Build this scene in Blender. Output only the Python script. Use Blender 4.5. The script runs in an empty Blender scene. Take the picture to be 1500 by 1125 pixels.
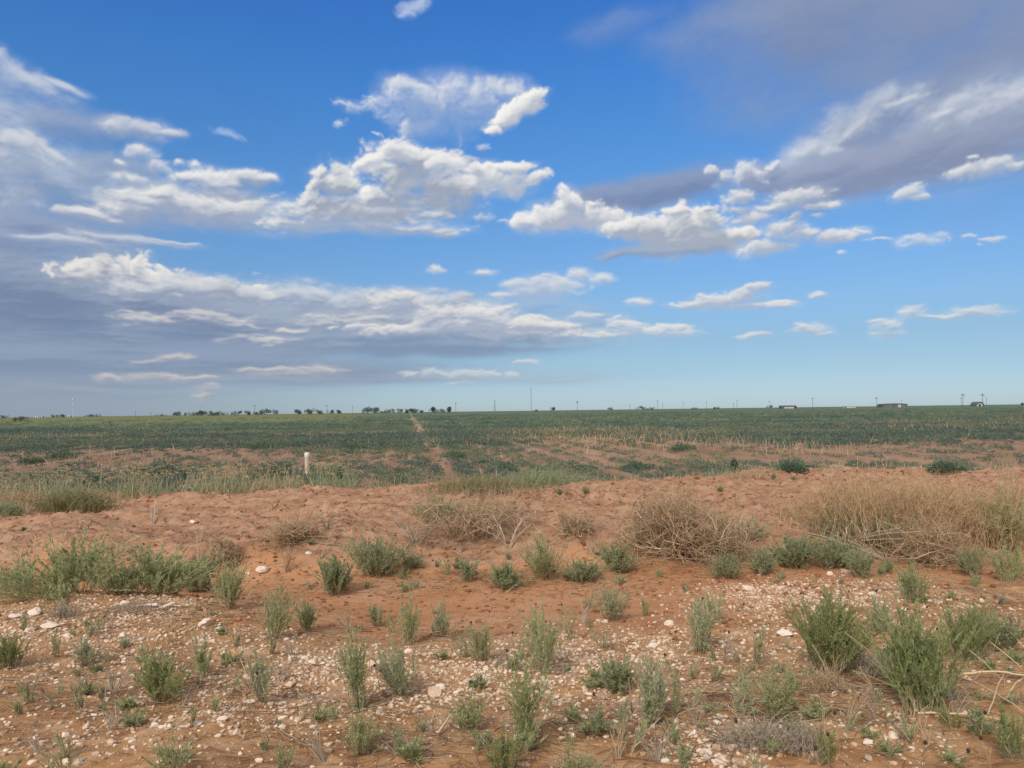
import bpy, math, random
import numpy as np
from mathutils import Matrix, Vector

S = bpy.context.scene
COL = S.collection
R = math.radians

# ------------------------------------------------------------------ numpy gradient noise
def _hash(ix, iy, seed):
    h = ix.astype(np.uint32) * np.uint32(374761393) + iy.astype(np.uint32) * np.uint32(668265263) + np.uint32((seed * 1274126177) & 0xFFFFFFFF)
    h = (h ^ (h >> np.uint32(13))) * np.uint32(1274126177)
    return (h ^ (h >> np.uint32(16)))

_ang = np.arange(256) * (2 * np.pi / 256)
_GX, _GY = np.cos(_ang).astype(np.float32), np.sin(_ang).astype(np.float32)

def gnoise(x, y, seed=0):
    x = np.asarray(x, np.float32); y = np.asarray(y, np.float32)
    x0 = np.floor(x); y0 = np.floor(y)
    fx = x - x0; fy = y - y0
    ix = x0.astype(np.int32); iy = y0.astype(np.int32)
    u = fx * fx * fx * (fx * (fx * 6 - 15) + 10)
    v = fy * fy * fy * (fy * (fy * 6 - 15) + 10)
    def g(dx, dy):
        k = (_hash(ix + dx, iy + dy, seed) & np.uint32(255)).astype(np.intp)
        return _GX[k] * (fx - dx) + _GY[k] * (fy - dy)
    a = g(0, 0); b = g(1, 0); c = g(0, 1); d = g(1, 1)
    a = a + u * (b - a); c = c + u * (d - c)
    return (a + v * (c - a)) * 1.5

def fbm(x, y, seed=0, octaves=6, gain=0.5, lac=2.03, billow=False):
    s = 0; amp = 1.0; tot = 0
    for o in range(octaves):
        n = gnoise(x, y, seed + o * 17)
        if billow:
            n = 2.4 * np.abs(n) - 0.7
        s = s + n * amp; tot += amp
        amp *= gain; x = x * lac + 3.7; y = y * lac - 1.9
    return s / tot

def sstep(a, b, x):
    t = np.clip((x - a) / (b - a), 0, 1)
    return t * t * (3 - 2 * t)

# ------------------------------------------------------------------ camera
FPX = 1125.0                       # focal length in photograph pixels (1500 wide)
CAM_H = 1.6
CAM_PITCH, CAM_ROLL = R(2.0), R(-0.74)
CAM_M = Matrix.Rotation(R(90) + CAM_PITCH, 3, 'X') @ Matrix.Rotation(CAM_ROLL, 3, 'Z')

def ray(px, py):
    return (CAM_M @ Vector(((px - 750) / FPX, -(py - 562.5) / FPX, -1))).normalized()

def azel(px, py):
    d = ray(px, py)
    return math.atan2(d.x, d.y), math.asin(d.z)
# ------------------------------------------------------------------ cloud map over the sky, in azimuth / elevation
SKY_W, SKY_H = 2600, 900
AZ0, AZ1, EL0, EL1 = R(-65), R(65), R(-1), R(44)

def _up(a, h, w):
    """bilinear enlargement of a coarse array"""
    y = np.linspace(0, a.shape[0] - 1, h); x = np.linspace(0, a.shape[1] - 1, w)
    y0 = np.minimum(y.astype(int), a.shape[0] - 2); x0 = np.minimum(x.astype(int), a.shape[1] - 2)
    fy = (y - y0).astype(np.float32); fx = (x - x0).astype(np.float32)
    if a.ndim == 3: fy = fy[:, None, None]; fx = fx[None, :, None]
    else: fy = fy[:, None]; fx = fx[None, :]
    r = a[y0] * (1 - fy) + a[y0 + 1] * fy
    return r[:, x0] * (1 - fx) + r[:, x0 + 1] * fx

def make_clouds():
    K = FPX
    az = np.linspace(AZ0, AZ1, SKY_W, dtype=np.float32) * K
    el = np.linspace(EL0, EL1, SKY_H, dtype=np.float32) * K
    pu = float(az[1] - az[0])
    # clouds of one height show ever flatter towards the horizon: a noise height that stretches with elevation
    vv = np.cumsum(1 / (0.42 + 0.58 * sstep(0, 330, el))).astype(np.float32) * pu
    RGB = np.zeros((SKY_H, SKY_W, 3), np.float32)
    A = np.zeros((SKY_H, SKY_W), np.float32)

    def layer(blobs, seed, scale=70, asp=1.6, amp=0.9, off=.24, soft=1.0, opac=1.0, lit=(.86, .84, .82), dark=(.33, .36, .45),
              k=2.2, step=5, n=7, sun=(-.3, 1.0), warp=14, gain=0.61, billow=0.5, tex=0.0, hs=.5, a0=.27, a1=.72, st=1, fade=.55, halo=.30):
        """flat-bottomed domes (x, y, rx, ry, tilt; photograph pixels) roughened by noise, lit from above, laid over what is behind"""
        cs = []
        for b in blobs:
            a, e = azel(b[0], b[1])
            cs.append((a * K, e * K, b[2] * math.cos(a) ** 2, b[3] * math.cos(a), R(b[4]) if len(b) > 4 else 0.0))
        m = 1.7
        i0 = max(0, np.searchsorted(az, min(c[0] - m * max(c[2], c[3]) for c in cs)) - 12); i1 = min(SKY_W, np.searchsorted(az, max(c[0] + m * max(c[2], c[3]) for c in cs)) + 12)
        mm = lambda c: abs(c[3]) + abs(math.sin(c[4])) * c[2]
        j0 = max(0, np.searchsorted(el, min(c[1] - m * mm(c) for c in cs)) - 12); j1 = min(SKY_H, np.searchsorted(el, max(c[1] + m * mm(c) for c in cs)) + 12)
        U, V = np.meshgrid(az[i0:i1:st], el[j0:j1:st]); Y = np.meshgrid(az[i0:i1:st], vv[j0:j1:st])[1]
        p_ = pu * st
        wx = fbm(U / (scale * 1.2), Y / scale, seed + 5, 3) * warp; wy = fbm(U / (scale * 1.2), Y / scale, seed + 9, 3) * warp * .6
        x = U + wx; y = Y + wy; Uw = U + wx * .8; Vw = V + wy * .6
        E = np.full(U.shape, -3.0, np.float32)
        for cx, cy, rx, ry, rot in cs:
            c, s = math.cos(rot), math.sin(rot)
            du = Uw - cx; dv = Vw - cy
            E = np.maximum(E, 1 - np.sqrt(((du * c + dv * s) / rx) ** 2 + ((-du * s + dv * c) / ry) ** 2))
        sy = scale / asp
        oc = max(2, min(7, int(math.log2(sy / (1.2 * p_)) + 1)))
        N = fbm(x / scale, y / sy, seed, oc, gain)
        if billow:
            N = N * (1 - billow) + billow * fbm(x / (scale * .8), y / (sy * .9), seed + 60, oc, 0.5, billow=True)
        LF = fbm(x / (scale * 1.9), y / (sy * 1.9), seed + 200, 3)
        D = E + N * (amp * 1.3) + off
        al = sstep(0, soft, D)
        T = np.clip(D, 0, 1.2) * al
        acc = np.zeros_like(T)
        sl = math.hypot(*sun)
        for i in range(1, n + 1):
            du = int(round(sun[0] / sl * step * i / p_)); dv = int(round(sun[1] / sl * step * i / p_))
            sh = np.roll(T, (-dv, -du), (0, 1))
            if dv > 0: sh[-dv:] = 0
            acc += sh
        occ = 1 - np.exp(-k * acc / n)
        # the shaded undersides dissolve, the sunlit tops stay crisp
        al = sstep(0, soft * (.85 + 2.6 * occ * fade), D + .06 * fade * fbm(x / (scale * .3), y / (sy * .3), seed + 300, max(2, oc - 1), .6))
        H = np.sqrt(np.clip(D, 0, 1.5) + .003) * hs * scale * .5
        for _ in range(2):
            H = (np.roll(H, 1, 0) + np.roll(H, -1, 0) + 2 * H) / 4; H = (np.roll(H, 1, 1) + np.roll(H, -1, 1) + 2 * H) / 4
        gv, gu = np.gradient(H, p_)
        lx, ly, lz = sun[0] / sl * .72, sun[1] / sl * .72, .69
        lam = (-lx * gu - ly * gv + lz) / np.sqrt(1 + gu * gu + gv * gv)
        Lt = np.clip(a0 + a1 * lam - occ * 1.05 + tex * N + .42 * LF, 0, 1)[..., None]
        C = np.array(dark, np.float32) * (1 - Lt) + np.array(lit, np.float32) * Lt
        veil = halo * sstep(-.32, .55, E + amp * .55 * LF + .35 * amp * N + off)
        al = 1 - (1 - al) * (1 - veil)
        al = al * opac
        if st > 1:
            C = _up(C, j1 - j0, i1 - i0); al = _up(al, j1 - j0, i1 - i0)
        put(C, al, slice(j0, j1), slice(i0, i1))

    def put(C, a, sj, si):
        A0 = A[sj, si]
        out = a + A0 * (1 - a)
        w = (a / np.maximum(out, 1e-4))[..., None]
        RGB[sj, si] = C * w + RGB[sj, si] * (1 - w)
        A[sj, si] = out

    # grey rain air low in the west (photo's left) and a pale band along the horizon
    a_l = sstep(-60, -700, az)[None, :] * sstep(150, 30, el)[:, None] * 0.85
    put(np.broadcast_to(np.array((.275, .335, .425), np.float32), RGB.shape), a_l, slice(None), slice(None))
    # long grey bank: soft lower deck
    layer([(-60, 470, 420, 85), (120, 480, 420, 70, 0), (330, 480, 330, 58), (560, 480, 300, 45), (720, 485, 180, 28), (600, 508, 220, 18)], 11, scale=150, asp=3.4, amp=.55,
               soft=1.09, off=.3, opac=.88, fade=0, lit=(.46, .52, .61), dark=(.215, .285, .415), k=1.5, step=7, billow=.15, tex=.22, st=2)
    layer([(-80, 400, 300, 75), (60, 425, 220, 60, -8), (250, 450, 200, 40, -10)], 12, scale=120, asp=3.0, amp=.5,
               soft=1.16, off=.3, opac=.95, fade=0, lit=(.36, .42, .54), dark=(.175, .24, .375), k=1.2, step=7, billow=.2, tex=.2)
    layer([(60, 530, 330, 32), (300, 530, 260, 26), (500, 545, 200, 18)], 19, scale=160, asp=4, amp=.5,
               soft=1.16, off=.25, opac=.9, fade=0, lit=(.29, .36, .49), dark=(.225, .295, .42), k=1.0, billow=.1, tex=.15)
    layer([(330, 560, 300, 14, 0, .8), (640, 555, 300, 12, 0, .7), (150, 575, 200, 10, 0, .6)], 29, scale=120, asp=4, amp=.5,
               soft=1.30, opac=.45, lit=(.38, .42, .50), dark=(.28, .33, .45), k=1.0, billow=.1, tex=.15)
    # bright cumulus heads above the bank and their sunlit flanks
    layer([(130, 400, 60, 22), (190, 402, 46, 34), (240, 412, 40, 22), (152, 388, 22, 20), (205, 388, 20, 18), (285, 418, 28, 16), (320, 424, 30, 18), (370, 430, 40, 14)],
               13, scale=34, asp=1.15, amp=.6, soft=0.38, off=.02, lit=(.90, .87, .80), dark=(.33, .37, .47), k=1.9, step=5, n=8, sun=(-.1, 1), billow=.75)
    layer([(330, 432, 170, 24, -4), (470, 440, 150, 24, -4), (590, 446, 90, 22), (640, 452, 60, 18), (660, 440, 36, 12)], 14, scale=60, asp=1.8, amp=.75,
               soft=0.72, opac=.85, lit=(.66, .68, .72), dark=(.30, .36, .49), k=2.2, step=5, billow=.5, tex=.15)
    layer([(220, 468, 70, 12), (300, 466, 90, 15), (350, 474, 34, 14), (400, 498, 70, 12), (350, 497, 44, 10), (480, 470, 60, 14), (530, 470, 70, 16), (430, 485, 40, 7)], 15, scale=48, asp=2.3,
               amp=.95, off=-.12, soft=0.72, opac=.8, lit=(.70, .68, .66), dark=(.31, .36, .48), k=1.8, step=4, billow=.45)
    layer([(580, 440, 40, 16), (640, 462, 60, 15), (700, 462, 60, 18), (690, 476, 100, 14), (770, 478, 60, 13), (815, 480, 34, 9), (610, 484, 110, 9), (760, 490, 120, 9)], 16, scale=46, asp=1.7, amp=.85,
               soft=0.61, opac=.95, lit=(.80, .78, .75), dark=(.40, .45, .56), k=1.6, step=4, billow=.55)
    layer([(255, 524, 26, 5, 8), (215, 530, 26, 4), (230, 553, 52, 6), (160, 554, 26, 5), (290, 553, 30, 4), (400, 542, 70, 4), (460, 545, 40, 9), (420, 548, 44, 6), (305, 568, 20, 6), (302, 580, 16, 7), (300, 586, 14, 5)], 17,
               scale=26, asp=2.2, amp=.7, soft=0.87, opac=.72, lit=(.66, .60, .56), dark=(.34, .37, .46), k=1.4, step=3, billow=.4)
    layer([(640, 547, 26, 7), (680, 548, 34, 7), (720, 549, 18, 5), (600, 548, 12, 5), (750, 549, 10, 4), (672, 562, 20, 3), (770, 531, 16, 5)], 18, scale=22, asp=2, amp=.6, soft=0.80, opac=.62,
               lit=(.74, .74, .74), dark=(.40, .46, .54), k=1.4, step=3, billow=.4)
    # upper left banks
    layer([(-40, 250, 150, 100), (40, 250, 90, 50), (60, 285, 150, 60), (190, 300, 140, 40), (20, 330, 180, 34), (-60, 170, 90, 60), (300, 305, 110, 32)], 21, scale=95, asp=2.0, amp=.7, soft=1.01, opac=.9,
               lit=(.60, .64, .70), dark=(.27, .335, .48), k=1.6, step=6, billow=.35, tex=.2)
    layer([(0, 120, 70, 36, -12), (50, 126, 60, 18, -12), (95, 128, 34, 7, -14), (-20, 90, 40, 26)], 22, scale=60, asp=1.7, amp=.6, soft=0.87, opac=.85,
               lit=(.62, .66, .74), dark=(.28, .38, .58), k=1.5, step=5, billow=.4)
    layer([(110, 182, 80, 22, -3), (70, 178, 44, 20), (150, 186, 50, 18)], 23, scale=60, asp=1.8, amp=.55, soft=1.01, opac=.75, lit=(.36, .42, .56), dark=(.22, .30, .47), k=1.2, billow=.3)
    layer([(205, 190, 48, 15), (240, 194, 36, 8), (175, 188, 28, 12)], 24, scale=36, asp=1.6, amp=.55, soft=0.80, opac=.9, lit=(.68, .70, .75), dark=(.33, .40, .54), k=1.9, step=4)
    layer([(30, 212, 50, 22, -16), (70, 224, 44, 10, -20), (10, 240, 60, 40), (20, 290, 44, 30), (50, 232, 36, 7, -14)], 25, scale=46, asp=1.5, amp=.8, soft=0.87, opac=.8, lit=(.70, .71, .74), dark=(.38, .44, .55), k=1.6, step=5)
    layer([(170, 250, 60, 24), (190, 262, 44, 18), (140, 262, 44, 20)], 31, scale=50, asp=1.6, amp=.6, soft=1.01, opac=.75, lit=(.36, .42, .54), dark=(.24, .32, .48), k=1.2, billow=.3)
    layer([(207, 224, 24, 11), (227, 243, 24, 10), (192, 262, 34, 9), (262, 240, 9, 5), (282, 239, 9, 5), (175, 238, 12, 6), (240, 280, 26, 14)], 26, scale=26, asp=1.3, amp=.55, soft=1.09, opac=.95,
               lit=(.80, .80, .79), dark=(.40, .46, .58), k=1.8, step=3)
    layer([(320, 270, 56, 22), (360, 262, 40, 14), (385, 262, 26, 9), (340, 290, 60, 18)], 27, scale=44, asp=1.5, amp=.65, soft=0.61, lit=(.82, .82, .82), dark=(.30, .37, .52), k=2.8, step=5, sun=(-.2, 1))
    layer([(250, 303, 90, 22), (300, 316, 90, 20), (200, 312, 60, 18), (130, 315, 44, 10), (165, 323, 24, 6), (330, 310, 70, 20), (240, 288, 44, 12)], 28, scale=52, asp=1.9, amp=.75, soft=0.65, opac=.97,
               lit=(.80, .79, .77), dark=(.34, .40, .53), k=2.2, step=4)
    layer([(60, 330, 120, 20), (10, 350, 160, 24), (130, 345, 60, 10)], 32, scale=80, asp=3, amp=.5, soft=1.16, opac=.85, lit=(.33, .39, .54), dark=(.19, .26, .42), k=1.2, billow=.2)
    layer([(190, 352, 90, 6, -2), (90, 352, 80, 7), (250, 355, 40, 3, -3)], 33, scale=44, asp=3, amp=.6, soft=0.87, opac=.8, lit=(.62, .66, .72), dark=(.36, .43, .56), k=1.4, step=3)
    # big white cumulus in the middle
    layer([(520, 316, 120, 20), (470, 318, 70, 16), (520, 330, 120, 14), (600, 336, 80, 9), (440, 332, 60, 14), (640, 338, 40, 6)], 41, scale=50, asp=2.6, amp=.8, soft=0.72, lit=(.80, .80, .79), dark=(.38, .44, .56), k=2.2, step=4)
    layer([(600, 255, 90, 46), (640, 270, 80, 34), (560, 290, 100, 36), (500, 268, 54, 34), (590, 225, 34, 20), (625, 232, 36, 20), (680, 270, 50, 26), (480, 300, 60, 26), (470, 252, 24, 12), (640, 300, 70, 22), (560, 312, 130, 16)],
               42, scale=58, asp=1.2, amp=.8, off=-.02, soft=0.43, lit=(.92, .90, .86), dark=(.34, .39, .49), k=2.6, step=6, n=8, sun=(-.35, 1), billow=.6, warp=18)
    layer([(540, 236, 30, 10, 30), (580, 222, 34, 13), (655, 240, 30, 12), (722, 265, 42, 20), (745, 272, 34, 18), (750, 246, 40, 8, 6), (782, 262, 26, 9, 20), (700, 248, 24, 12)], 43, scale=34, asp=1.3, amp=.7,
               soft=0.51, lit=(.90, .88, .85), dark=(.46, .51, .60), k=1.7, step=4, sun=(-.3, 1))
    layer([(610, 270, 40, 16, 10), (640, 255, 34, 14, -10), (600, 285, 60, 8), (555, 310, 50, 8, 4)], 44, scale=40, asp=1.5, amp=.75, off=-.15, soft=0.87, opac=.6, lit=(.47, .52, .62), dark=(.34, .39, .50), k=1.0, billow=.3)
    # cloud above it
    layer([(650, 160, 80, 38), (610, 150, 50, 30), (700, 150, 60, 30), (740, 138, 40, 20), (600, 128, 34, 12), (620, 185, 50, 20)], 45, scale=56, asp=1.3, amp=.75, soft=0.80, opac=.92, lit=(.74, .76, .80), dark=(.34, .44, .64), k=1.9, step=5, sun=(-.5, .8), warp=20)
    layer([(540, 148, 26, 10, 30), (515, 155, 24, 12), (570, 138, 24, 12, 20), (500, 150, 16, 9), (495, 178, 10, 6), (555, 198, 12, 5, -20), (582, 204, 12, 8, 30)], 46, scale=24, asp=1.1, amp=1.0, off=-.12, soft=0.87, opac=.75, lit=(.72, .76, .82), dark=(.45, .54, .68), k=1.2, step=3, warp=20)
    layer([(775, 150, 24, 16, 30), (750, 166, 28, 14, 35), (735, 178, 18, 10, 20), (722, 190, 12, 6)], 47, scale=30, asp=1.1, amp=.5, soft=0.43, lit=(.92, .90, .86), dark=(.48, .52, .60), k=1.7, step=4, sun=(-.5, 1), billow=.6)
    layer([(608, 9, 24, 9, 14), (600, 18, 14, 7, 20)], 48, scale=24, asp=1.2, amp=.7, soft=1.2, opac=.75, lit=(.66, .72, .84), dark=(.45, .56, .76), k=1.0, step=3)
    layer([(335, 197, 20, 5, -12)], 50, scale=20, asp=1.6, amp=.7, soft=1.0, opac=.55, lit=(.55, .66, .84), dark=(.40, .52, .74), k=1.0, step=2)
    layer([(705, 215, 10, 4), (600, 208, 10, 5), (670, 222, 8, 3), (690, 235, 12, 5), (708, 318, 12, 5), (735, 324, 8, 3)], 49, scale=16, asp=1.2, amp=.7, soft=1.16, opac=.5, k=1.0, step=2)
    # big grey mass, upper right
    layer([(1360, 20, 300, 100, 4), (1500, 60, 300, 150, 8), (1200, 20, 170, 70), (1190, 60, 130, 44, -6), (1400, 130, 160, 50, 10)], 51, scale=190, asp=1.8, amp=.6, soft=1.5, off=.5, opac=.88, hs=.15, fade=0, lit=(.30, .345, .475), dark=(.205, .265, .42), k=.6, step=9, billow=.05, tex=.2)
    layer([(980, 62, 60, 26), (900, 40, 70, 20, 10), (1060, 40, 80, 30)], 57, scale=90, asp=1.4, amp=.8, soft=1.1, opac=.35, lit=(.30, .38, .56), dark=(.20, .30, .52), k=.8, billow=.1)
    layer([(1250, 205, 110, 44, 20), (1350, 205, 140, 48, 14), (1450, 190, 120, 60, 16), (1540, 170, 120, 60, 16)], 52, scale=90, asp=1.5, amp=.6, soft=0.72, opac=.96, lit=(.57, .62, .71), dark=(.26, .32, .47), k=2.0, step=6, sun=(-.6, 1), billow=.4, tex=.15)
    layer([(1440, 170, 120, 24, 20), (1320, 150, 44, 10, 8), (1250, 190, 60, 14, 26), (1185, 218, 30, 16), (1220, 225, 40, 16), (1380, 168, 40, 10, 10)], 53, scale=50, asp=1.4, amp=.85, off=-.05, soft=0.94, opac=.8, lit=(.70, .73, .78), dark=(.37, .43, .56), k=1.6, step=4, sun=(-.5, 1))
    layer([(1300, 242, 190, 34, 12), (1200, 252, 130, 22, 6), (1420, 215, 120, 30, 14), (1130, 256, 50, 18)], 54, scale=90, asp=1.8, amp=.5, soft=0.80, opac=.9, fade=0, lit=(.34, .39, .53), dark=(.235, .285, .43), k=1.2, step=5, billow=.3, tex=.12)
    layer([(960, 278, 110, 24, 8), (890, 290, 70, 20, 6), (1010, 268, 60, 18, 10)], 55, scale=70, asp=1.7, amp=.5, soft=0.72, opac=.93, fade=0, lit=(.27, .34, .51), dark=(.195, .255, .42), k=1.2, step=5, billow=.35, tex=.1)
    layer([(1090, 250, 18, 14), (1060, 262, 16, 10, 40), (1045, 252, 12, 6, -30), (1133, 245, 14, 6), (1095, 264, 30, 14)], 56, scale=22, asp=1.1, amp=.6, soft=0.65, opac=.9, lit=(.76, .78, .81), dark=(.28, .34, .48), k=2.4, step=4, sun=(-.5, 1))
    layer([(1330, 284, 22, 11), (1350, 289, 16, 5), (1445, 246, 44, 13, 6), (1410, 252, 30, 7), (1485, 242, 16, 7), (1420, 232, 10, 4)], 58, scale=26, asp=1.5, amp=.6, soft=0.65, opac=.88, lit=(.78, .79, .80), dark=(.42, .48, .58), k=1.7, step=3)
    # lower right cumulus
    layer([(830, 318, 50, 22), (800, 326, 44, 16), (830, 298, 20, 18, 40), (870, 322, 60, 18), (770, 328, 24, 9)], 61, scale=38, asp=1.4, amp=.6, soft=0.46, lit=(.88, .86, .84), dark=(.42, .47, .58), k=2.0, step=4, sun=(-.4, 1))
    layer([(1000, 338, 70, 34), (960, 336, 60, 22), (1010, 352, 90, 18), (920, 338, 40, 14), (1040, 350, 50, 16), (990, 310, 26, 9), (1035, 306, 12, 5), (1080, 344, 30, 12)], 62, scale=46, asp=1.4, amp=.7, soft=0.46, lit=(.90, .88, .85), dark=(.38, .43, .52), k=2.3, step=5, sun=(-.4, 1))
    layer([(985, 366, 90, 9), (900, 374, 26, 6, 14), (940, 368, 40, 6)], 63, scale=46, asp=2, amp=.45, soft=0.87, opac=.85, lit=(.38, .43, .53), dark=(.26, .32, .45), k=1.0, billow=.3)
    layer([(1125, 362, 44, 12, 4), (1150, 335, 34, 15), (1170, 345, 34, 10), (1225, 346, 48, 10), (1100, 320, 30, 8, 6), (1085, 308, 20, 6), (1085, 290, 24, 10), (1140, 302, 46, 7, 3), (1165, 290, 44, 14), (1200, 301, 36, 6), (1200, 314, 8, 4), (1165, 316, 14, 5, 20)],
               64, scale=30, asp=1.5, amp=.75, soft=0.61, opac=.95, lit=(.78, .78, .78), dark=(.42, .47, .57), k=1.9, step=3, sun=(-.3, 1))
    layer([(1350, 352, 34, 9), (1330, 348, 16, 5), (1450, 351, 20, 4), (1420, 347, 14, 4), (1290, 350, 24, 3), (1230, 368, 10, 3), (1440, 360, 6, 2)], 65, scale=24, asp=1.8, amp=.7, soft=0.87, opac=.7, lit=(.76, .78, .80), dark=(.46, .54, .66), k=1.3, step=3)
    # small fair-weather clouds
    layer([(800, 422, 54, 18), (770, 428, 34, 13), (735, 432, 18, 7), (760, 416, 26, 9)], 71, scale=34, asp=1.5, amp=.6, soft=0.72, opac=.9, lit=(.72, .74, .76), dark=(.42, .50, .63), k=1.9, step=4)
    layer([(850, 402, 18, 10), (878, 409, 22, 8), (710, 400, 18, 6), (638, 396, 15, 7), (936, 442, 21, 7), (860, 462, 26, 5), (800, 404, 8, 3)], 72, scale=22, asp=1.3, amp=.5, soft=1.09, opac=.92, lit=(.76, .77, .78), dark=(.46, .52, .63), k=1.8, step=3)
    layer([(920, 478, 34, 12, -12), (960, 484, 54, 8), (995, 488, 28, 6), (905, 491, 44, 4)], 73, scale=26, asp=1.8, amp=.7, soft=0.72, opac=.85, lit=(.80, .79, .77), dark=(.44, .52, .63), k=1.6, step=3)
    layer([(1060, 440, 54, 12, 6), (1110, 447, 60, 6), (1020, 446, 40, 6), (1090, 432, 16, 12), (1108, 422, 24, 7), (1150, 449, 20, 3)], 74, scale=30, asp=1.7, amp=.6, soft=0.58, opac=.93, lit=(.76, .76, .76), dark=(.42, .48, .59), k=2.0, step=3)
    layer([(1190, 482, 30, 8), (1205, 489, 22, 5), (1180, 479, 20, 7), (1335, 458, 24, 10), (1360, 463, 40, 3), (1430, 458, 44, 9), (1400, 463, 40, 5), (1300, 477, 22, 9), (1300, 490, 26, 7), (1200, 432, 15, 4), (1105, 491, 26, 5), (1285, 470, 14, 4)], 75, scale=26, asp=1.5, amp=.55, soft=1.01, opac=.85,
               lit=(.76, .76, .75), dark=(.42, .50, .60), k=1.9, step=3)
    # overhead and behind: broken cover, added in build_world only to light the ground
    return np.dstack([RGB, A]).astype(np.float32)

SUN_EL, SUN_AZ = R(38), R(205)          # azimuth clockwise from the view direction (+Y): behind the camera, to its left

def build_world():
    w = bpy.data.worlds.new("World"); S.world = w; w.use_nodes = True
    nt = w.node_tree; nt.nodes.clear()
    N, L = nt.nodes.new, nt.links.new
    img = bpy.data.images.new("cloud_cover", SKY_W, SKY_H, alpha=True, float_buffer=True)
    img.colorspace_settings.name = 'Non-Color'
    img.alpha_mode = 'CHANNEL_PACKED'
    img.pixels.foreach_set(make_clouds().ravel()); img.update(); img.pack()
    sky = N('ShaderNodeTexSky'); sky.sky_type = 'NISHITA'; sky.sun_disc = False
    sky.sun_elevation = SUN_EL; sky.sun_rotation = SUN_AZ
    sky.air_density = 1.0; sky.dust_density = 0.6; sky.ozone_density = 3.0; sky.altitude = 900
    geo = N('ShaderNodeTexCoord'); sep = N('ShaderNodeSeparateXYZ'); L(geo.outputs['Generated'], sep.inputs[0])
    def math_(op, a, b=None, clamp=False):
        n = N('ShaderNodeMath'); n.operation = op; n.use_clamp = clamp
        for i, v in enumerate((a, b)):
            if v is None: continue
            if isinstance(v, (int, float)): n.inputs[i].default_value = v
            else: L(v, n.inputs[i])
        return n.outputs[0]
    az = math_('ARCTAN2', sep.outputs[0], sep.outputs[1]); el = math_('ARCSINE', sep.outputs[2])
    u = math_('DIVIDE', math_('SUBTRACT', az, AZ0), AZ1 - AZ0); v = math_('DIVIDE', math_('SUBTRACT', el, EL0), EL1 - EL0)
    cmb = N('ShaderNodeCombineXYZ'); L(u, cmb.inputs[0]); L(v, cmb.inputs[1])
    tex = N('ShaderNodeTexImage'); tex.image = img; tex.extension = 'MIRROR'; tex.interpolation = 'Cubic'
    L(cmb.outputs[0], tex.inputs[0])
    # the deep blue of this dry high-plains sky: the sky texture tinted by height above the horizon
    ramp = N('ShaderNodeValToRGB'); cr = ramp.color_ramp
    RT = [(.0, (.59, .74, 1.01)), (.028, (.58, .70, .92)), (.055, (.585, .69, .83)), (.09, (.63, .73, .83)), (.134, (.72, .87, .98)), (.178, (.73, .95, 1.11)),
          (.262, (.70, 1.07, 1.31)), (.344, (.60, 1.11, 1.50)), (.42, (.52, 1.12, 1.66)), (.49, (.46, 1.06, 1.74)), (.9, (.45, 1., 1.7))]
    while len(cr.elements) < len(RT): cr.elements.new(.5)
    for e, (p, c) in zip(cr.elements, RT):
        e.position = p; e.color = tuple(x / 2 for x in c) + (1,)
    L(el, ramp.inputs[0])
    mul = N('ShaderNodeVectorMath'); mul.operation = 'MULTIPLY'; L(sky.outputs[0], mul.inputs[0]); L(ramp.outputs[0], mul.inputs[1])
    scl = N('ShaderNodeVectorMath'); scl.operation = 'SCALE'; L(mul.outputs[0], scl.inputs[0]); scl.inputs[3].default_value = 2.0
    bg1 = N('ShaderNodeBackground'); L(scl.outputs[0], bg1.inputs[0]); bg1.inputs[1].default_value = SKY_STRENGTH
    # unseen cloud added overhead and behind the camera, to whiten the ground's light
    def mr(x, a, b_):
        y = N('ShaderNodeMapRange'); y.interpolation_type = 'SMOOTHSTEP'; L(x, y.inputs[0]); y.inputs[1].default_value = a; y.inputs[2].default_value = b_
        return y.outputs[0]
    cn = N('ShaderNodeTexNoise'); cn.inputs['Scale'].default_value = 2.6; cn.inputs['Detail'].default_value = 6; L(geo.outputs['Generated'], cn.inputs['Vector'])
    cover = math_('MULTIPLY', math_('MAXIMUM', mr(el, R(33), R(52)), mr(math_('ABSOLUTE', az), R(55), R(85))), mr(cn.outputs['Fac'], .30, .48))
    added_cloud = N('ShaderNodeValToRGB'); L(cn.outputs['Fac'], added_cloud.inputs[0])
    added_cloud.color_ramp.elements[0].position = .35; added_cloud.color_ramp.elements[0].color = (.92, .90, .87, 1)
    added_cloud.color_ramp.elements[1].position = .75; added_cloud.color_ramp.elements[1].color = (.55, .57, .62, 1)
    cm = N('ShaderNodeMix'); cm.data_type = 'RGBA'; L(cover, cm.inputs[0]); L(tex.outputs[0], cm.inputs[6]); L(added_cloud.outputs[0], cm.inputs[7])
    alp = math_('MAXIMUM', tex.outputs[1], cover)
    bg2 = N('ShaderNodeBackground'); L(cm.outputs[2], bg2.inputs[0]); bg2.inputs[1].default_value = CLOUD_STRENGTH
    mix = N('ShaderNodeMixShader'); L(alp, mix.inputs[0]); L(bg1.outputs[0], mix.inputs[1]); L(bg2.outputs[0], mix.inputs[2])
    out = N('ShaderNodeOutputWorld'); L(mix.outputs[0], out.inputs[0])
    w.cycles.sampling_method = 'MANUAL'; w.cycles.sample_map_resolution = 1024

SKY_STRENGTH, CLOUD_STRENGTH = 0.10, 1.0
build_world()

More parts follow.
